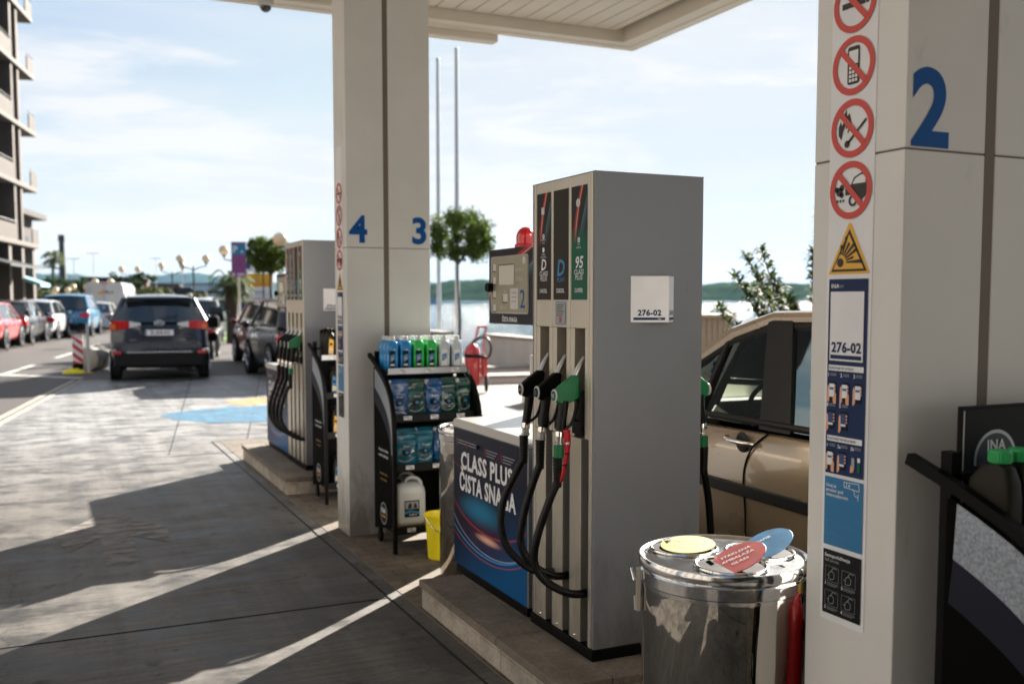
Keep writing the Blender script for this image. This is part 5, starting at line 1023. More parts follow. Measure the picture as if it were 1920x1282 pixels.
        for sx_ in (-.38, .38):
            m = MB(); loft(m, [(.24, .06, .60), (.25, .075, .85), (.22, .065, 1.14), (.17, .05, 1.18)], 'tyre', .05, (sx_, -.38, 0)); loft(m, [(.13, .04, 1.22), (.14, .05, 1.30), (.12, .04, 1.40)], 'tyre', .03, (sx_, -.42, 0)); m.build('seat', o)
        m = MB(); loft(m, [(.60, .07, .60), (.62, .08, .95), (.58, .06, 1.12)], 'tyre', .05, (0, -1.35, 0)); m.build('rear_seat', o)
        for sx_ in (-1, 1):
            X_ = sx_*(w+.004)
            # door seams, rubbing strip, handles, window trim
            def side(y, z): 
                t_ = (z-.20)/(bl-.20); k = .99 if t_ < .35 else 1.; k = k if t_ < .62 else lerp(1., .985, (t_-.62)/.25) if t_ < .87 else lerp(.985, .94, (t_-.87)/.13); return (sx_*(w*k+.001), y, z)
            m = MB(); m.tube([side(y, z) for y, z in spline2([(-.09, bl-.02), (.0, .90), (.05, .78), (.03, .6), (.02, .42), (.0, .27)])], .0045, 'black_matte', 6); m.build('door_seam', o)
            m = MB(); m.tube([side(y, z) for y, z in spline2([(1.12, bl-.06), (1.16, .7), (1.13, .45), (1.10, .28)])], .0045, 'black_matte', 6); m.build('door_seam', o)
            m = MB(); m.prism([(0, .650), (.0, .708), (2.4, .722), (2.4, .664)], (sx_*.030, 0, 0), 'plastic_dark', o=(sx_*(w-.022), -1.25, 0), u=(0, 1, 0)) ; m.build('rubbing_strip', o, bevel=.006)
            for yh in (.085, -1.0):
                m = MB(); m.sphere((sx_*(w-.012), yh-.01, .915), .055, 'plastic_dark', 20, (.15, .9, .9)); m.build('handle_recess', o)
                m = MB(); m.tube(spline([(sx_*(w-.005), yh-.10, .915), (sx_*(w+.025), yh-.07, .918), (sx_*(w+.032), yh, .922), (sx_*(w+.025), yh+.07, .926), (sx_*(w-.002), yh+.09, .926)], 5), .013, 'chrome', 10, flat=.9); m.build('door_handle', o)
            m = MB(); m.tube([(sx_*(wb+.006), fb-.1, bl+.012), (sx_*(wb+.010), 0, bl+.012), (sx_*(wb+.006), yb+.3, bl+.012)], .016, 'plastic_dark', 8); m.build('window_sill_trim', o)
            pil((sx_*wb, .52, zb_), (sx_*lerp(wb, wt, .84), .40, lerp(zb_, zr, .84)), .035, 'plastic_dark', 'quarter_window_post')
            a, b = (sx_*(wb+.004), fb-.04, zb_+.03), (sx_*(wt+.004), ft-.02, zr-.045); m = MB(); m.tube([a, (sx_*(xa[0]+.004), xa[1], xa[2]-.04) if arch else P(a, b, .5), b, (sx_*(wt+.01), lerp(yt, ft, .5), zr-.03), (sx_*(wt+.01), yt+.1, zr-.05)], .022, 'plastic_dark', 8); m.build('window_trim', o)
    return o
def spline2(P): return [(p.x, p.y) for p in spline([(a, b, 0) for a, b in P], 5)]
rz_ = -R(9)
car('family_car', 'beige people carrier standing at the far side of the near fuel pump', 'paint_beige', 4.26, 1.81, 1.56, bl=1.0, hood=.93, rb=.1, rt=.45, ft=.10, fb=1.12, glass='glass_clear', open_=True, arch=True, loc=(3.865, 3.74, .01), tumble=.15)
car('parked_suv', 'dark blue grey suv seen from behind, driving out of the forecourt', 'paint_bluegrey', 4.57, 1.85, 1.66, bl=1.17, hood=1.0, rb=.05, rt=.34, ft=.35, fb=1.05, wr=.36, loc=(2.12, 22.75, .01), rz=-R(5.5), tail='suv', plate='ŠI-320-FG', rails=True, tumble=.20, cat='car')
g_ = 'cars parked along the left side of the street'
def leftcar(px, d, **k): p = dirp(px, d); return dict(loc=(p[0], p[1], .05), rz=rz_, group=g_, **k)
def lcar(label, paint, px, d, **k): a = leftcar(px, d); a.update(k); car('parked_car', label, paint, loc=a.pop('loc'), rz=a.pop('rz'), group=a.pop('group'), **a)
lcar('red car cut off by the left edge of the photo', 'paint_red', -28, 36.5, L_=4.0, W=1.7, H=1.42, bl=.92, hood=.88, rb=.1, rt=.55, ft=.3, fb=1.1, plate='ŠI-118-BC', black_low=False, sc=1.03)
lcar('black saloon parked behind the red car at the left', 'paint_black', 24, 40.5, L_=4.45, W=1.74, H=1.42, bl=.93, deck=.93, hood=.88, rb=.62, rt=1.15, ft=.3, fb=1.1, plate='ŠI-771-DE', black_low=False, sc=1.05)
lcar('white hatchback parked between the black saloon and the blue car', 'paint_white', 74, 44.5, L_=4.1, W=1.74, H=1.45, bl=.96, hood=.90, rb=.05, rt=.42, ft=.3, fb=1.15, plate='ZG-2046-K', black_low=False, sc=1.05)
lcar('tall bright blue hatchback parked behind the white hatchback', 'paint_blue', 137, 48, L_=4.2, W=1.80, H=1.60, bl=1.05, hood=1.0, rb=.05, rt=.38, ft=.35, fb=1.2, plate='ZG-5530-A', sc=1.10)
lcar('small white car just in front of the grey white van', 'paint_white', 186, 54, L_=3.9, W=1.7, H=1.42, bl=.93, hood=.88, rb=.1, rt=.5, ft=.3, fb=1.1, plate='ST-904-ML', black_low=False)
p = dirp(214, 60.5)
# delivery van
o = local('delivery_van', (p[0], p[1], .01), 'grey white delivery van standing in the road beyond the dark suv', 'van', None, -R(12)); m = MB(); m.smooth = 50; hh = 2.75
P_ = [(-1.0, .40), (-1.02, 1.0), (-1.0, 1.7), (-.93, 2.35), (-.80, 2.52), (.80, 2.52), (.93, 2.35), (1.0, 1.7), (1.02, 1.0), (1.0, .40)]
vs = []; secs = [(-hh, .985, 1), (-hh+.08, 1, 1), (1.3, 1, 1), (1.7, .99, .95), (2.35, .96, .55), (2.9, .9, .42)]
for y, kx, kz in secs: vs += [(x*kx, y, z if z < 1.0 else 1.0+(z-1.0)*kz) for x, z in P_]
n = len(P_); m.add(vs, [(i*n+j, i*n+(j+1) % n, (i+1)*n+(j+1) % n, (i+1)*n+j) for i in range(len(secs)-1) for j in range(n)]+[tuple(range(n)), tuple(range((len(secs)-1)*n, len(secs)*n))[::-1]], 'paint_van'); m.build('body', o, bevel=.02)
for sx_ in (-1, 1):
    m = MB(); m.box(min(sx_*.86, sx_*1.0), max(sx_*.86, sx_*1.0), -hh-.012, -hh+.05, .95, 1.32, 'tail_red'); m.build('tail_light', o, bevel=.01)
    for yy in (-1.75, 1.95): m = MB(); m.lathe([(.10, -.1), (.32, -.1), (.34, -.08), (.34, .08), (.32, .1), (.10, .1)], 'tyre', (sx_*.92, yy, .34), 24, 'X'); m.build('wheel', o)
m = MB(); m.box(-.006, .006, -hh-.006, -hh+.02, .55, 2.4, 'black_matte'); m.build('door_seam', o); m = MB(); m.box(-.95, .95, -hh-.05, -hh+.2, .36, .56, 'plastic_dark'); m.build('rear_bumper', o, bevel=.02)
m = MB(); m.box(.30, .42, -hh-.03, -hh, 1.25, 1.45, 'black'); m.build('door_lock', o); m = MB(); m.box(-.16, .16, -hh-.03, -hh+.02, 2.42, 2.47, 'tail_red'); m.build('brake_light', o)
d = Deco((0, -hh-.004, 1.9), *XF); d.poly([(-.42, 0), (-.22, .20), (-.16, .0)], 'yellow_print', 1); d.poly([(-.24, .03), (-.02, .22), (-.02, .0)], 'orange_print', 2); d.text('BILA', .26, .03, .15, 'ink', 1, .03, wmax=.42); d.build('lettering', o)
d = Deco((-.75, -hh-.004, 1.12), *XF); d.text('kombi.hr', 0, 0, .07, 'ink', 1, 0, 'l'); d.build('small_lettering', o)
m = MB(); m.box(-.26, .26, -hh-.012, -hh-.004, .70, .81, 'white_print'); m.build('number_plate', o)
g_ = 'cars on the right side of the street'
def rcar(label, paint, X, Y, rz=0, **k): car('parked_car', label, paint, loc=(X, Y, .01), rz=rz, group=g_, **k)
rcar('glossy black suv beside the farther pump cabinet', 'paint_black', 4.76, 20.9, 0, L_=4.0, W=1.82, H=1.62, bl=1.05, hood=1.0, rb=.05, rt=.4, ft=.3, fb=1.05, plate='ŠI-655-HR', glass='glass_clear' if False else 'glass_dark', wr=.35)
rcar('dark red car in front of the black suv', 'paint_darkred', 5.22, 25.35, 0, L_=4.3, W=1.8, H=1.58, bl=1.02, hood=.97, rb=.05, rt=.4, ft=.3, fb=1.05, plate='ŠI-204-MN')
p = dirp(374, 41); rcar('white hatchback directly right of the dark blue grey suv', 'paint_white', p[0], p[1], rz_, L_=4.1, W=1.76, H=1.62, bl=1.03, hood=.95, rb=.05, rt=.35, ft=.3, fb=1.1, plate='ZD-314-BF', black_low=False)
p = dirp(403, 46.5); rcar('white car farther ahead beside the grass verge', 'paint_white', p[0], p[1], rz_, L_=4.2, W=1.78, H=1.66, bl=1.03, hood=.95, rb=.05, rt=.35, ft=.3, fb=1.1, plate='ZG-8812-T', black_low=False)
# motor scooter with rider's dark box, right of the suv
p = dirp(402, 28.5); o = local('motor_scooter', (p[0], p[1], .01), 'black motor scooter standing right of the dark suv', 'scooter', None, -R(14)); m = MB(); m.smooth = 50
for yy in (-.65, .62): 
    mm = MB(); ring = [(0, yy+.22*math.cos(a), .27+.22*math.sin(a)) for a in [2*math.pi*j/24 for j in range(25)]]; mm.tube(ring, .06, 'tyre', 10, cap=False); mm.lathe([(.16, -.02), (.16, .02)], 'rim', (0, yy, .27), 16, 'X'); mm.build('wheel', o)
m.tube(spline([(0, -.78, .62), (0, -.5, .66), (0, -.1, .50), (0, .25, .38), (0, .45, .75), (0, .50, .98)], 6), [.10]+[.17]*12+[.15]*12+[.13]*5+[.08], 'black', 12); m.build('body', o)
m = MB(); loft(m, [(.14, .38, .70), (.16, .40, .76), (.13, .36, .82)], 'tyre', .1, (0, -.35, 0)); m.build('seat', o); m = MB(); loft(m, [(.18, .16, .84), (.20, .18, .95), (.19, .17, 1.12), (.12, .11, 1.18)], 'black', .06, (0, -.72, 0)); m.build('luggage_box', o)
m = MB(); m.tube([(-.34, .42, 1.02), (-.1, .50, 1.0), (.1, .50, 1.0), (.34, .42, 1.02)], .018, 'black', 8); m.build('handlebar', o)
for sx_ in (-1, 1): m = MB(); m.tube([(sx_*.22, .46, 1.02), (sx_*.30, .46, 1.20)], .008, 'black', 6); m.sphere((sx_*.31, .45, 1.24), .06, 'black', 10, (1, .4, .7)); m.build('mirror', o)
m = MB(); m.prism([(-.22, 1.0), (.22, 1.0), (.16, 1.38), (-.16, 1.38)], (0, .008, 0), 'glass_dark', o=(0, .55, 0)); m.build('windscreen', o); m = MB(); m.box(-.07, .07, -.92, -.87, .72, .80, 'tail_red'); m.build('tail_light', o)

# ---------------- street furniture ----------------
p = (.50, 23.6); o = local('traffic_marker', (p[0], p[1], .01), 'red and white striped traffic marker on a yellow base', 'road marker', None, -R(8)); o.scale = (.88, .88, .80); m = MB(); m.prism(rr(.125, .02, .018), (0, 0, .78), 'white_print', o=(0, 0, .24), v=(0, 1, 0)); m.build('board', o)
d = Deco((-.12, -.0205, .25), (1, 0, 0), (0, 0, 1))
for k in range(-1, 4):
    z = k*.24; q = [(0, z+.22), (0, z+.22+.12), (.24, z+.12), (.24, z)]; q = [(u, min(.76, max(0, v_))) for u, v_ in q]
    if max(v_ for _, v_ in q)-min(v_ for _, v_ in q) > .02: d.poly(q, 'red', 1)
d.build('stripes', o)
m = MB(); m.tube(spline([(-.09, 0, 1.0), (-.06, 0, 1.07), (.06, 0, 1.07), (.09, 0, 1.0)], 4), .012, 'plastic_dark', 6); m.build('carry_handle', o); m = MB(); m.box(-.12, .12, -.03, .03, .10, .26, 'black'); m.build('socket', o)
m = MB(); loft(m, [(.26, .18, 0), (.25, .17, .04), (.14, .10, .11), (.11, .08, .13)], 'yellow_plastic', .06, (-.10, 0, 0)); m.build('base', o)
o = local('slim_post', (.70, 23.45, .01), 'thin beige post beside the striped traffic marker', 'post'); m = MB(); m.box(-.03, .03, -.03, .03, 0, 1.05, 'offwhite'); m.build('shaft', o); m = MB(); m.box(-.09, .09, -.09, .09, 0, .02, 'gold'); m.build('foot_plate', o)
for i, (px, d_) in enumerate(((176, 24.6), (197, 26.2))):
    p = dirp(px, d_); o = local('concrete_barrel', (p[0], p[1], .01), ('nearer', 'farther')[i]+' grey concrete barrel lying beside the striped marker', 'concrete block', 'concrete barrels lying at the kerb', R(60)); m = MB(); m.smooth = 40; m.lathe([(.22, -.34), (.26, -.32), (.27, -.10), (.255, -.08), (.255, -.05), (.27, -.03), (.27, .30), (.22, .34)], 'stone', (0, 0, .26), 28, 'X'); m.build('block', o)
# double globe lamps along the promenade and the street
def lamp(px, d_, label, zg=3.55, one=False, gr=.17):
    p = dirp(px, d_); o = local('street_lamp', (p[0], p[1], 0), label, 'street lamp', 'globe street lamps', -YAW); m = MB(); m.tube([(0, 0, 0), (0, 0, .5), (0, 0, .55), (0, 0, zg-.35)], [.09, .08, .045, .04], 'pole_dark', 8); m.build('pole', o)
    for sx_ in ((-1,) if one else (-1, 1)):
        m = MB(); m.tube([(0, 0, zg-.55), (sx_*.3, 0, zg-.42), (sx_*.62, 0, zg-.35), (sx_*.62, 0, zg-.2)], .028, 'pole_dark', 6); m.lathe([(.05, -.26), (.10, -.17)], 'pole_dark', (sx_*.62, 0, zg), 10); m.build('arm', o)
        m = MB(); m.sphere((sx_*.62, 0, zg), gr, 'globe', 16); m.build('globe', o)
lamp(365, 50, 'tall double globe street lamp nearest behind the white cars', 3.55, gr=.19); lamp(325, 62, 'double globe street lamp second from the right behind the suv', 3.6, gr=.19)
lamp(246, 82, 'double globe street lamp above the delivery van', 3.95, gr=.24); lamp(195, 86, 'double globe street lamp left of the van', 3.0, gr=.26); lamp(152, 98, 'double globe street lamp above the blue car', 2.75, gr=.28); lamp(118, 112, 'double globe street lamp left of the crane', 2.6, gr=.3); lamp(92, 120, 'small far double globe street lamp beside the building', 2.3, gr=.3)
lamp(452, 41, 'single globe street lamp left of the purple parking sign', 3.55, True, .20); lamp(566, 31, 'globe street lamp behind the farther pump with warm globe', 3.42, True, .22)
def board(o, name, x0, x1, z0, z1, m_, y=-.03): m = MB(); m.box(x0, x1, y, y+.03, z0, z1, m_); return m.build(name, o)
p = dirp(450, 31); o = local('parking_sign', (p[0], p[1], 0), 'tall blue and purple parking sign with a white P', 'sign', None, -YAW+R(14)); m = MB(); m.tube([(0, 0, 0), (0, 0, 3.3)], .035, 'alu', 8); m.build('pole', o)
mk('purple_print', (.23, .06, .20), .5); mk('cyan_print', (.01, .20, .34), .5); mk('teal_print', (.01, .2, .16), .5)
board(o, 'parking_board', -.21, .21, 2.28, 3.32, 'purple_print', -.06); d = Deco((-.21, -.062, 2.28), *XF); d.rect(0, .42, .66, .97, 'cyan_print', 1); d.text('P', .12, .72, .20, 'white_print', 2, .03); d.disc(.31, .75, .03, 'white_print', 2, 12)
for j in range(5): d.rect(.05, .37-.04*(j % 2), .50-j*.045, .52-j*.045, 'label_blue' if j == 9 else 'purple_print', 2)
for j in range(4): d.rect(.16, .38, .10-j*.022, .112-j*.022, 'white_print', 2)
d.rect(.03, .08, .03, .12, 'white_print', 2); d.build('parking_print', o)
p = dirp(483, 40); o = local('direction_sign', (p[0], p[1], 0), 'large yellow white and blue direction sign beside the palm', 'sign', None, -YAW+R(8)); 
for x in (-.55, .25): m = MB(); m.tube([(x, 0, 0), (x, 0, 3.3)], .04, 'pole_dark', 8); m.build('pole', o)
board(o, 'yellow_board', -.68, .62, 2.10, 2.62, 'yellow_print'); board(o, 'white_board', -.68, .62, 1.52, 2.07, 'white_print'); board(o, 'blue_board', -.68, .62, 1.24, 1.48, 'blue_print'); board(o, 'green_board', .1, .62, 2.66, 2.9, 'teal_print'); board(o, 'top_board', -.55, .05, 2.66, 3.25, 'white_print')
d = Deco((-.68, -.0315, 1.24), *XF); d.rect(.55, .78, .98, 1.28, 'gold', 1); d.rect(.55, 1.1, .88, 1.0, 'orange_print', 1.5); d.text('Zagreb', .30, 1.05, .12, 'ink', 2); d.rect(0, 1.3, .545, .555, 'ink', 1); d.text('Centar', .75, .62, .12, 'ink', 1); d.text('Šibenski most', .80, .36, .12, 'ink', 1, wmax=.8); d.poly([(.06, .42), (.16, .50), (.16, .34)], 'ink', 1); d.text('Trajekt', .7, .06, .10, 'white_print', 1); d.rect(.26, .46, 1.55, 1.85, 'blue_print', 1); d.build('sign_lettering', o)
# flagpoles
for i, (x, y, h_) in enumerate(((13.35, 35.5, 10.5), (12.75, 32.1, 10.05))):
    o = local('flagpole', (x, y, 0), ('farther tapered grey flagpole, left of the pair by the sea', 'nearer tapered grey flagpole, right of the pair by the sea')[i], 'flagpole', 'flagpoles by the sea'); m = MB(); m.tube([(0, 0, 0), (0, 0, h_*.5), (0, 0, h_)], [.085, .075, .06], 'pole_white', 10); m.build('pole', o)
    m = MB(); m.lathe([(.07, 0), (.08, .03), (.05, .08)], 'pole_white', (0, 0, h_), 12); m.build('finial', o)
    m = MB(); m.lathe([(.16, 0), (.16, .03), (.10, .05)], 'alu', n=14); m.build('base_plate', o)

# ---------------- parapets, steps, crate ----------------
def wall(label, x0, y0, x1, y1, h_, th=.35, name='parapet_wall'):
    d_ = Vector((x1-x0, y1-y0, 0)); L_ = d_.length; o = local(name, (x0, y0, 0), label, 'wall', 'low walls along the sea', math.atan2(d_.y, d_.x)); m = MB(); m.box(0, L_, -th/2, th/2, 0, h_-.07, 'wall_white'); m.build('wall_face', o); m = MB(); m.box(-.02, L_+.02, -th/2-.03, th/2+.03, h_-.07, h_, 'stone'); m.build('coping', o, bevel=.01)
wall('low beige sea wall behind the display of the near pump', 10.15, 23.3, 9.6, 7.0, .74); wall('low pale sea wall behind the small tree', 10.25, 40, 10.2, 26.5, .70)
for i, (x, y, l_, h_) in enumerate(((8.3, 17.6, 2.6, .16), (7.7, 13.6, 2.2, .30), (8.9, 20.2, 2.8, .14))):
    o = local('stone_bench', (x, y, 0), ('long low stone step behind the wheeled extinguisher', 'short pale stone block behind the near cabinet', 'far low stone step by the sea wall')[i], 'stone step', 'stone steps on the promenade', R(-4)); m = MB(); m.box(-l_/2, l_/2, -.3, .3, 0, h_-.05, 'wall_white'); m.build('riser', o); m = MB(); m.box(-l_/2-.02, l_/2+.02, -.32, .32, h_-.05, h_, 'stone'); m.build('tread', o, bevel=.008)
t = local('garden_box', (8.95, 12.9, 0), 'beige ribbed box with flat top between the pump and the beige car', 'storage box', rz=R(-24)); mk('tan', (.42, .32, .22), .6, noise=.08); m = MB(); x = -.6
while x < .62: m.box(x, x+.078, -.30, .30, 0, 1.32, 'tan'); x += .085
m.build('ribbed_walls', t, bevel=.008); m = MB(); m.box(-.66, .68, -.34, .34, 1.32, 1.38, 'tan'); m.build('lid', t, bevel=.01)

# ---------------- trees ----------------
def leaves(mb, c, rad, n, size, m_, rnd, clumps=26, shell=.55, asp=.5, droop=0):
    c = Vector(c); cl = []
    for _ in range(clumps):
        v_ = Vector((rnd.gauss(0, 1), rnd.gauss(0, 1), rnd.gauss(0, 1))).normalized(); v_ = v_/((abs(v_.x)**4+abs(v_.y)**4+abs(v_.z)**4)**.25)*rnd.uniform(shell, .90); cl.append((Vector((v_.x*rad[0], v_.y*rad[1], v_.z*rad[2])), rnd.uniform(.22, .40)))
    vs = []; fs = []
    for i in range(n):
        cc, cr_ = rnd.choice(cl); v_ = Vector((rnd.gauss(0, 1), rnd.gauss(0, 1), rnd.gauss(0, 1))).normalized()*cr_*rnd.random()**.4*min(rad)
        p_ = c+cc+v_*rnd.choice((1, 1, 1, 1.25)); a = Vector((rnd.gauss(0, 1), rnd.gauss(0, 1), rnd.gauss(0, .8)-droop)).normalized(); b = a.cross(Vector((rnd.gauss(0, 1), rnd.gauss(0, 1), rnd.gauss(0, 1)))).normalized(); s_ = size*rnd.uniform(.7, 1.3)
        k = len(vs); vs += [p_-a*s_*.5, p_+b*s_*asp*.5, p_+a*s_*.5, p_-b*s_*asp*.5]; fs.append((k, k+1, k+2, k+3))
    mb.add(vs, fs, m_)
def tree(loc, label, h_, rad, n, size, m_, trunk_r=.05, group=None, name='round_tree', clumps=40, seed=1):
    rnd = random.Random(seed); o = local(name, loc, label, 'tree', group); m = MB(); ht = h_-rad[2]*.7
    m.tube(spline([(0, 0, 0), (.03, .0, ht*.4), (-.02, .02, ht*.8), (0, 0, h_-rad[2]*.3)], 5), [trunk_r*(1-.035*i) for i in range(16)], 'bark', 8)
    for k in range(9):
        a = rnd.uniform(0, 6.28); e = rnd.uniform(.2, 1.2); L_ = rad[0]*.75; m.tube(spline([(0, 0, ht*.9), (math.cos(a)*L_*.4, math.sin(a)*L_*.4, ht*.95+L_*.3*e), (math.cos(a)*L_, math.sin(a)*L_, ht+L_*e)], 3), [trunk_r*.5]*3+[trunk_r*.35]*3+[trunk_r*.2], 'bark', 5)
    m.build('trunk', o); m = MB(); leaves(m, (0, 0, h_), rad, n, size, m_, rnd, clumps); m.build('crown', o); return o
tree((9.05, 22.7, 0), 'small round clipped tree right of the column marked 4 and 3', 3.14, (.80, .80, .58), 11000, .08, 'leaf_laurel', .035, 'clipped round trees', clumps=75, seed=4)
tree((*dirp(510, 33)[:2], 0), 'dark round clipped tree behind the farther fuel pump', 3.05, (.80, .80, .55), 8000, .10, 'leaf_laurel', .06, 'clipped round trees', clumps=70, seed=9)
def palm(px, d_, label, h_, r_, tr, seed):
    p = dirp(px, d_); rnd = random.Random(seed); o = local('palm_tree', (p[0], p[1], 0), label, 'palm', 'palms along the promenade'); m = MB(); m.tube([(0, 0, 0), (0, 0, h_*.5), (0, 0, h_)], [tr*1.1, tr, tr*1.25], 'bark', 10); m.build('trunk', o); m = MB()
    for k in range(46):
        a = rnd.uniform(0, 6.28); e = rnd.uniform(-.9, 1.3); q = spline([(0, 0, h_), (math.cos(a)*r_*.5, math.sin(a)*r_*.5, h_+e*r_*.55), (math.cos(a)*r_, math.sin(a)*r_, h_+e*r_*.55-r_*.35)], 6); sd_ = Vector((-math.sin(a), math.cos(a), 0))
        for i in range(3, len(q)-1):
            for s_ in (-1, 1):
                tip = q[i]+sd_*s_*r_*.22+(q[i+1]-q[i])*2.2+Vector((0, 0, -.08*r_)); m.add([q[i], q[i+1], tip], [(0, 1, 2)], 'leaf_olive')
    m.build('crown', o)
palm(436, 38, 'stout palm with dark crown left of the direction sign', 2.15, .80, .20, 1); palm(462, 44, 'second palm half hidden behind the parking sign', 2.3, .7, .16, 2); palm(283, 66, 'low palm left of the pair behind the suv roof', 1.75, .9, .12, 3); palm(303, 68, 'low palm right of the pair behind the suv roof', 1.8, .9, .12, 4); palm(366, 54, 'low bushy palm under the tall double lamp', 1.35, .9, .12, 5); palm(103, 170, 'tall thin far palm left of the crane', 8.0, 1.7, .2, 6)
for i, (px, d_, h_, r_) in enumerate(((238, 95, 2.9, 1.5), (272, 100, 3.4, 1.1), (72, 95, 2.2, 1.2), (122, 150, 2.9, 3.2), (150, 160, 2.2, 3.0))):
    tree((*dirp(px, d_)[:2], 0), ('rounded green tree above the roof of the delivery van', 'ragged dark tree right of the van', 'small olive tree beside the left building', 'dark wide tree under the far lamps', 'dark bushy tree left of the van')[i], h_, (r_, r_, r_*.7), 1500, r_*.16, 'leaf_dark' if i != 2 else 'leaf_olive', .1, 'far trees', 'far_tree', 18, 20+i)
# oleander behind the beige car
rnd = random.Random(11); o = local('oleander_bush', (6.05, 6.75, 0), 'airy oleander with slender leaves above the roof of the beige car', 'shrub'); ms = MB(); ml = MB()
for k in range(38):
    a = rnd.uniform(0, 6.28); sp = rnd.uniform(.1, .85); hh = rnd.uniform(1.45, 2.05) if sp > .3 else rnd.uniform(1.9, 2.38); q = spline([(0, 0, 0), (math.cos(a)*sp*.3, math.sin(a)*sp*.3, hh*.5), (math.cos(a)*sp, math.sin(a)*sp, hh)], 10); ms.tube(q, [.014-.0005*i for i in range(len(q))], 'bark', 5)
    for i in range(9, len(q)):
        for j in range(27):
            aa = rnd.uniform(0, 6.28); dr = Vector((math.cos(aa), math.sin(aa), rnd.uniform(-.1, 1.1))).normalized(); L_ = rnd.uniform(.09, .16); b = dr.cross(Vector((0, 0, 1))).normalized()*.013; p0 = q[i]+Vector((rnd.uniform(-.02, .02),)*3); md = p0+dr*L_*.5+Vector((0, 0, .012)); tip = p0+dr*L_+Vector((0, 0, -.02)); ml.add([p0, md-b, tip, md+b], [(0, 1, 2, 3)], 'leaf_oleander')
ms.build('stems', o); ml.build('crown', o)

# ---------------- buildings ----------------
mk('parapet', (.055, .045, .037), .85, noise=.15)
mk('facade', (.10, .082, .07), .85, noise=.15, nscale=1.5, bump=.2, bscale=20); mk('facade_light', (.085, .070, .058), .8, noise=.1); mk('facade_dark', (.03, .026, .022), .85, noise=.1); mk('awning', (.20, .40, .46), .7); mk('shop_sign', (.50, .40, .44), .5); mk('brown_wall', (.13, .055, .045), .8)
def facade_building():
    a = R(11.7); P0 = dirp(60, 66.5); o = local('apartment_building', (P0[0], P0[1], 0), 'tall brown apartment block with balconies at the left edge', 'building', None, math.pi+R(90)-a-math.pi)
    # local axes: +x runs along the facade away from the camera (x=0 is the far corner), -y looks to the street
    m = MB(); m.box(-34, 0, .6, 12, 4.6, 21.6, 'facade'); m.box(-34, -.6, 1.6, 12, 0, 4.6, 'facade_dark'); m.build('wall', o)
    for k in range(6):
        z = 4.65+k*3.32; m = MB(); m.box(-34, .35, -.50, .6, z, z+.26, 'facade_light'); m.build('floor_slab', o, bevel=.02)
        if k < 5:
            for x0, x1 in ((-1.2, .30), (-9.2, -4.6), (-18, -13), (-28, -23)):
                m = MB(); m.box(x0, x1, -.48, -.42, z+.26, z+1.1, 'parapet'); m.build('balcony_parapet', o)
                m = MB(); m.tube([(x0, -.45, z+1.25), (x1, -.45, z+1.25)], .03, 'pole_dark', 6); m.build('balcony_rail', o)
            for x0 in (-3.9, -8.6, -16.8, -26.5): m = MB(); m.box(x0, x0+1.9, .55, .62, z+.9, z+2.5, 'glass_dark'); w_ = m.build('window', o); m = MB(); m.box(x0+.92, x0+.98, .50, .56, z+.9, z+2.5, 'offwhite'); m.build('window_frame', w_)
    for x in (-2.9, -4.3, -9.6, -12.4, -19, -22, -29): m = MB(); m.box(x-.2, x+.2, -.35, .6, 4.93, 21.4, 'facade'); m.build('pier', o)
    for x in (-.25, -2.8, -5.6, -9, -13): m = MB(); m.box(x-.28, x+.28, -.3, .3, 0, 4.65, 'facade_light'); m.build('pillar', o)
    m = MB(); m.box(-2.4, -.7, .2, .35, 2.9, 4.55, 'shop_sign'); m.build('shop_sign', o); m = MB(); m.prism([(0, 0), (-1.5, -.55), (-1.5, -.75), (0, -.2)], (2.4, 0, 0), 'awning', o=(-2.9, .3, 3.1), u=(0, 1, 0)); m.build('awning', o); m = MB(); m.prism([(0, 0), (-1.9, -.5), (-1.9, -.6), (0, -.1)], (7, 0, 0), 'pole_dark', o=(-11, .3, 3.9), u=(0, 1, 0)); m.build('dark_awning', o)
    for x in (-5.2, -8.4, -12): m = MB(); m.box(x, x+2.2, 1.5, 1.6, .3, 3.0, 'glass_dark'); m.build('shop_window', o)
    m = MB(); m.box(-34, .9, -1.1, 12, 21.6, 22.0, 'facade_dark'); m.box(-34, -.4, -.3, 12, 22, 22.8, 'facade'); m.build('roof', o)
facade_building()
p = dirp(66, 108); o = local('corner_building', (p[0], p[1], 0), 'dark lower building with overhanging roof behind the apartment block', 'building', None, R(90-11.7)); m = MB(); m.box(-14, .2, 0, 10, 0, 9.3, 'facade_dark'); m.build('wall', o); m = MB(); m.box(-15, .9, -1.2, 11, 9.3, 9.8, 'facade_dark'); m.box(-15, .7, -.9, 11, 4.6, 4.9, 'facade_dark'); m.build('roof', o)
for z in (1.2, 5.6): m = MB(); m.box(-2.6, -1.2, -.04, .02, z, z+2, 'glass_dark'); m.build('window', o)
rnd = random.Random(5)
LB = ['long low brown warehouse beside the far lamps', 'grey harbour shed right of the van', 'pale flat hall across the bay', 'dull red harbour building left of the palms', 'low white terminal near the water', 'small grey block across the bay', 'brown hall behind the small palms', 'white house at the far shore']
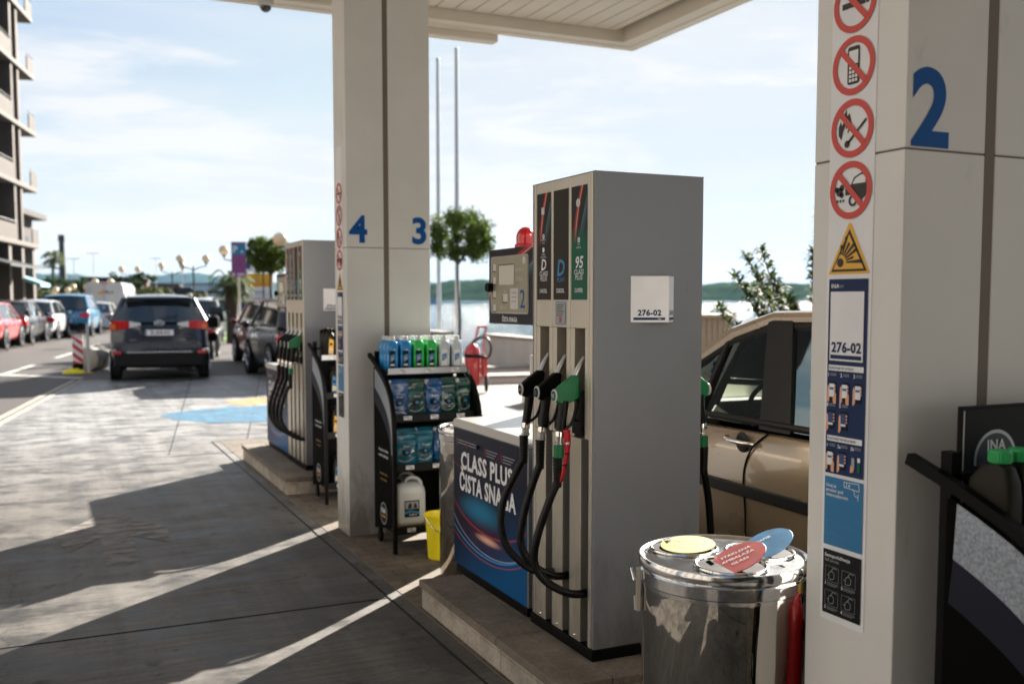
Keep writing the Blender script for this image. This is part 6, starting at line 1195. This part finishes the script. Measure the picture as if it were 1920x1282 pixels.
for i, (px, d_, w_, h_, m_) in enumerate(((215, 210, 12, 5.2, 'brown_wall'), (295, 240, 16, 3.6, 'facade'), (340, 420, 34, 7.5, 'offwhite'), (330, 230, 13, 2.8, 'brown_wall'), (398, 300, 22, 3.4, 'wall_white'), (425, 460, 14, 5.5, 'facade'), (275, 320, 20, 5.6, 'brown_wall'), (105, 230, 10, 5.0, 'wall_white'))):
    p = dirp(px, d_); o = local('harbour_building', (p[0], p[1], -1.2), LB[i], 'building', 'far harbour buildings', -YAW+R(16)); m = MB(); m.box(-w_/2, w_/2, 0, 10, 0, h_+1.2, m_); m.build('wall', o)
    m = MB(); m.prism([(-w_/2-.3, h_+1.2), (w_/2+.3, h_+1.2), (w_/2-.5, h_+2.0), (-w_/2+.5, h_+2.0)], (0, 10.4, 0), 'facade_dark' if m_ != 'offwhite' else 'stone', o=(0, -.2, 0)); m.build('roof', o)
    for k in range(int(w_//4)): m = MB(); m.box(-w_/2+1+k*4, -w_/2+2.4+k*4, -.05, .02, 1.9, min(h_, 3.6), 'glass_dark'); m.build('window', o)
# harbour crane and masts
p = dirp(121, 330); o = local('harbour_crane', (p[0], p[1], -1), 'tall slim harbour tower rising above the hills at the left', 'tower'); m = MB(); m.tube([(0, 0, 0), (0, 0, 20), (0, 0, 20.1), (0, 0, 22)], [1.3, .8, 1.1, 1.0], 'pole_dark', 8); m.build('mast', o)
m = MB(); m.tube([(-1, 0, 12), (-16, 0, 13.5), (-26, 0, 6)], .25, 'pole_dark', 5); m.tube([(-1, 0, 2), (-16, 0, 13.5)], .25, 'pole_dark', 5); m.build('jib', o)
for i, (px, d_, h_) in enumerate(((142, 240, 10.5), (179, 250, 12.2), (295, 260, 11.6), (345, 300, 9))):
    p = dirp(px, d_); o = local('floodlight_mast', (p[0], p[1], 0), f'thin far floodlight mast on the skyline, {ORD[i]} from the left', 'light mast', 'far floodlight masts', -YAW); m = MB(); m.tube([(0, 0, -1), (0, 0, h_)], .10, 'alu', 5); m.build('pole', o); m = MB(); m.box(-1.6, 1.6, -.1, .1, h_, h_+.18, 'alu'); m.build('lamp_bar', o)
# small boat far on the water
p = dirp(813, 600); o = local('boat', (p[0], p[1], -1.2), 'small pale boat far out on the water below the headland', 'boat'); m = MB(); loft(m, [(5, 1.2, 0), (6, 1.7, 1.0), (6.2, 1.8, 1.4)], 'offwhite', 1.0); m.build('hull', o); m = MB(); m.box(-2, 1.5, -1, 1, 1.4, 3.2, 'label_blue'); m.build('cabin', o)
mk('bounce_house_cream', (.29, .268, .238), .85, noise=.08)  # added unseen houses bounce warm light onto pump and columns
for i, (y, l_, h_) in enumerate(((14, 17, 13), (-5, 16, 11), (-24, 18, 14))):
    o = local('added_bounce_house', (-17, y, 0), ('cream house across the street nearest the apartment block', 'cream house across the street beside the viewer', 'cream house across the street behind the viewer')[i], 'building', 'cream houses across the street'); m = MB(); m.box(-9, 0, -l_/2, l_/2, 0, h_, 'bounce_house_cream'); m.build('wall', o); m = MB(); m.box(-9.3, .3, -l_/2-.2, l_/2+.2, h_, h_+.4, 'facade_dark'); m.build('roof', o)
    for r_ in range(3):
        for c_ in range(4): m = MB(); m.box(-.02, .05, -l_/2+2+c_*3.8, -l_/2+3.2+c_*3.8, 1.2+r_*3.5, 3+r_*3.5, 'glass_dark'); m.build('window', o)
# added station shop behind the viewer, unseen, to shade the near faces
o = local('added_shade_shop', (1.5, -5.2, 0), 'dark glazed station shop standing under the canopy', 'building'); m = MB(); m.box(-9, 9, -6, 0, 0, 4.2, 'facade_dark'); m.build('wall', o); m = MB(); m.box(-8.5, 8.5, -.02, .05, .3, 3.2, 'glass_dark'); m.build('window', o); m = MB(); m.box(-9.3, 9.3, -6.2, .5, 4.2, 4.38, 'panel_dark'); m.build('roof', o)

# ---------------- air ----------------
hz = MB(); hz.box(-2900, 8800, -120, 8600, -2.3, 330, 'stone'); hm = bpy.data.materials.new('haze'); hm.use_nodes = True; nt = hm.node_tree; nt.nodes.clear(); ou = nt.nodes.new('ShaderNodeOutputMaterial'); pv = nt.nodes.new('ShaderNodeVolumePrincipled'); pv.inputs['Color'].default_value = (.36, .62, 1, 1); pv.inputs['Density'].default_value = .000022; pv.inputs['Anisotropy'].default_value = .3; nt.links.new(pv.outputs[0], ou.inputs['Volume'])
hz.mats = [hm]; h_ = hz.build('haze'); h_['kind'] = 'stuff'; h_['label'] = 'thin blue haze over the bay and the far hills'; h_['category'] = 'haze'
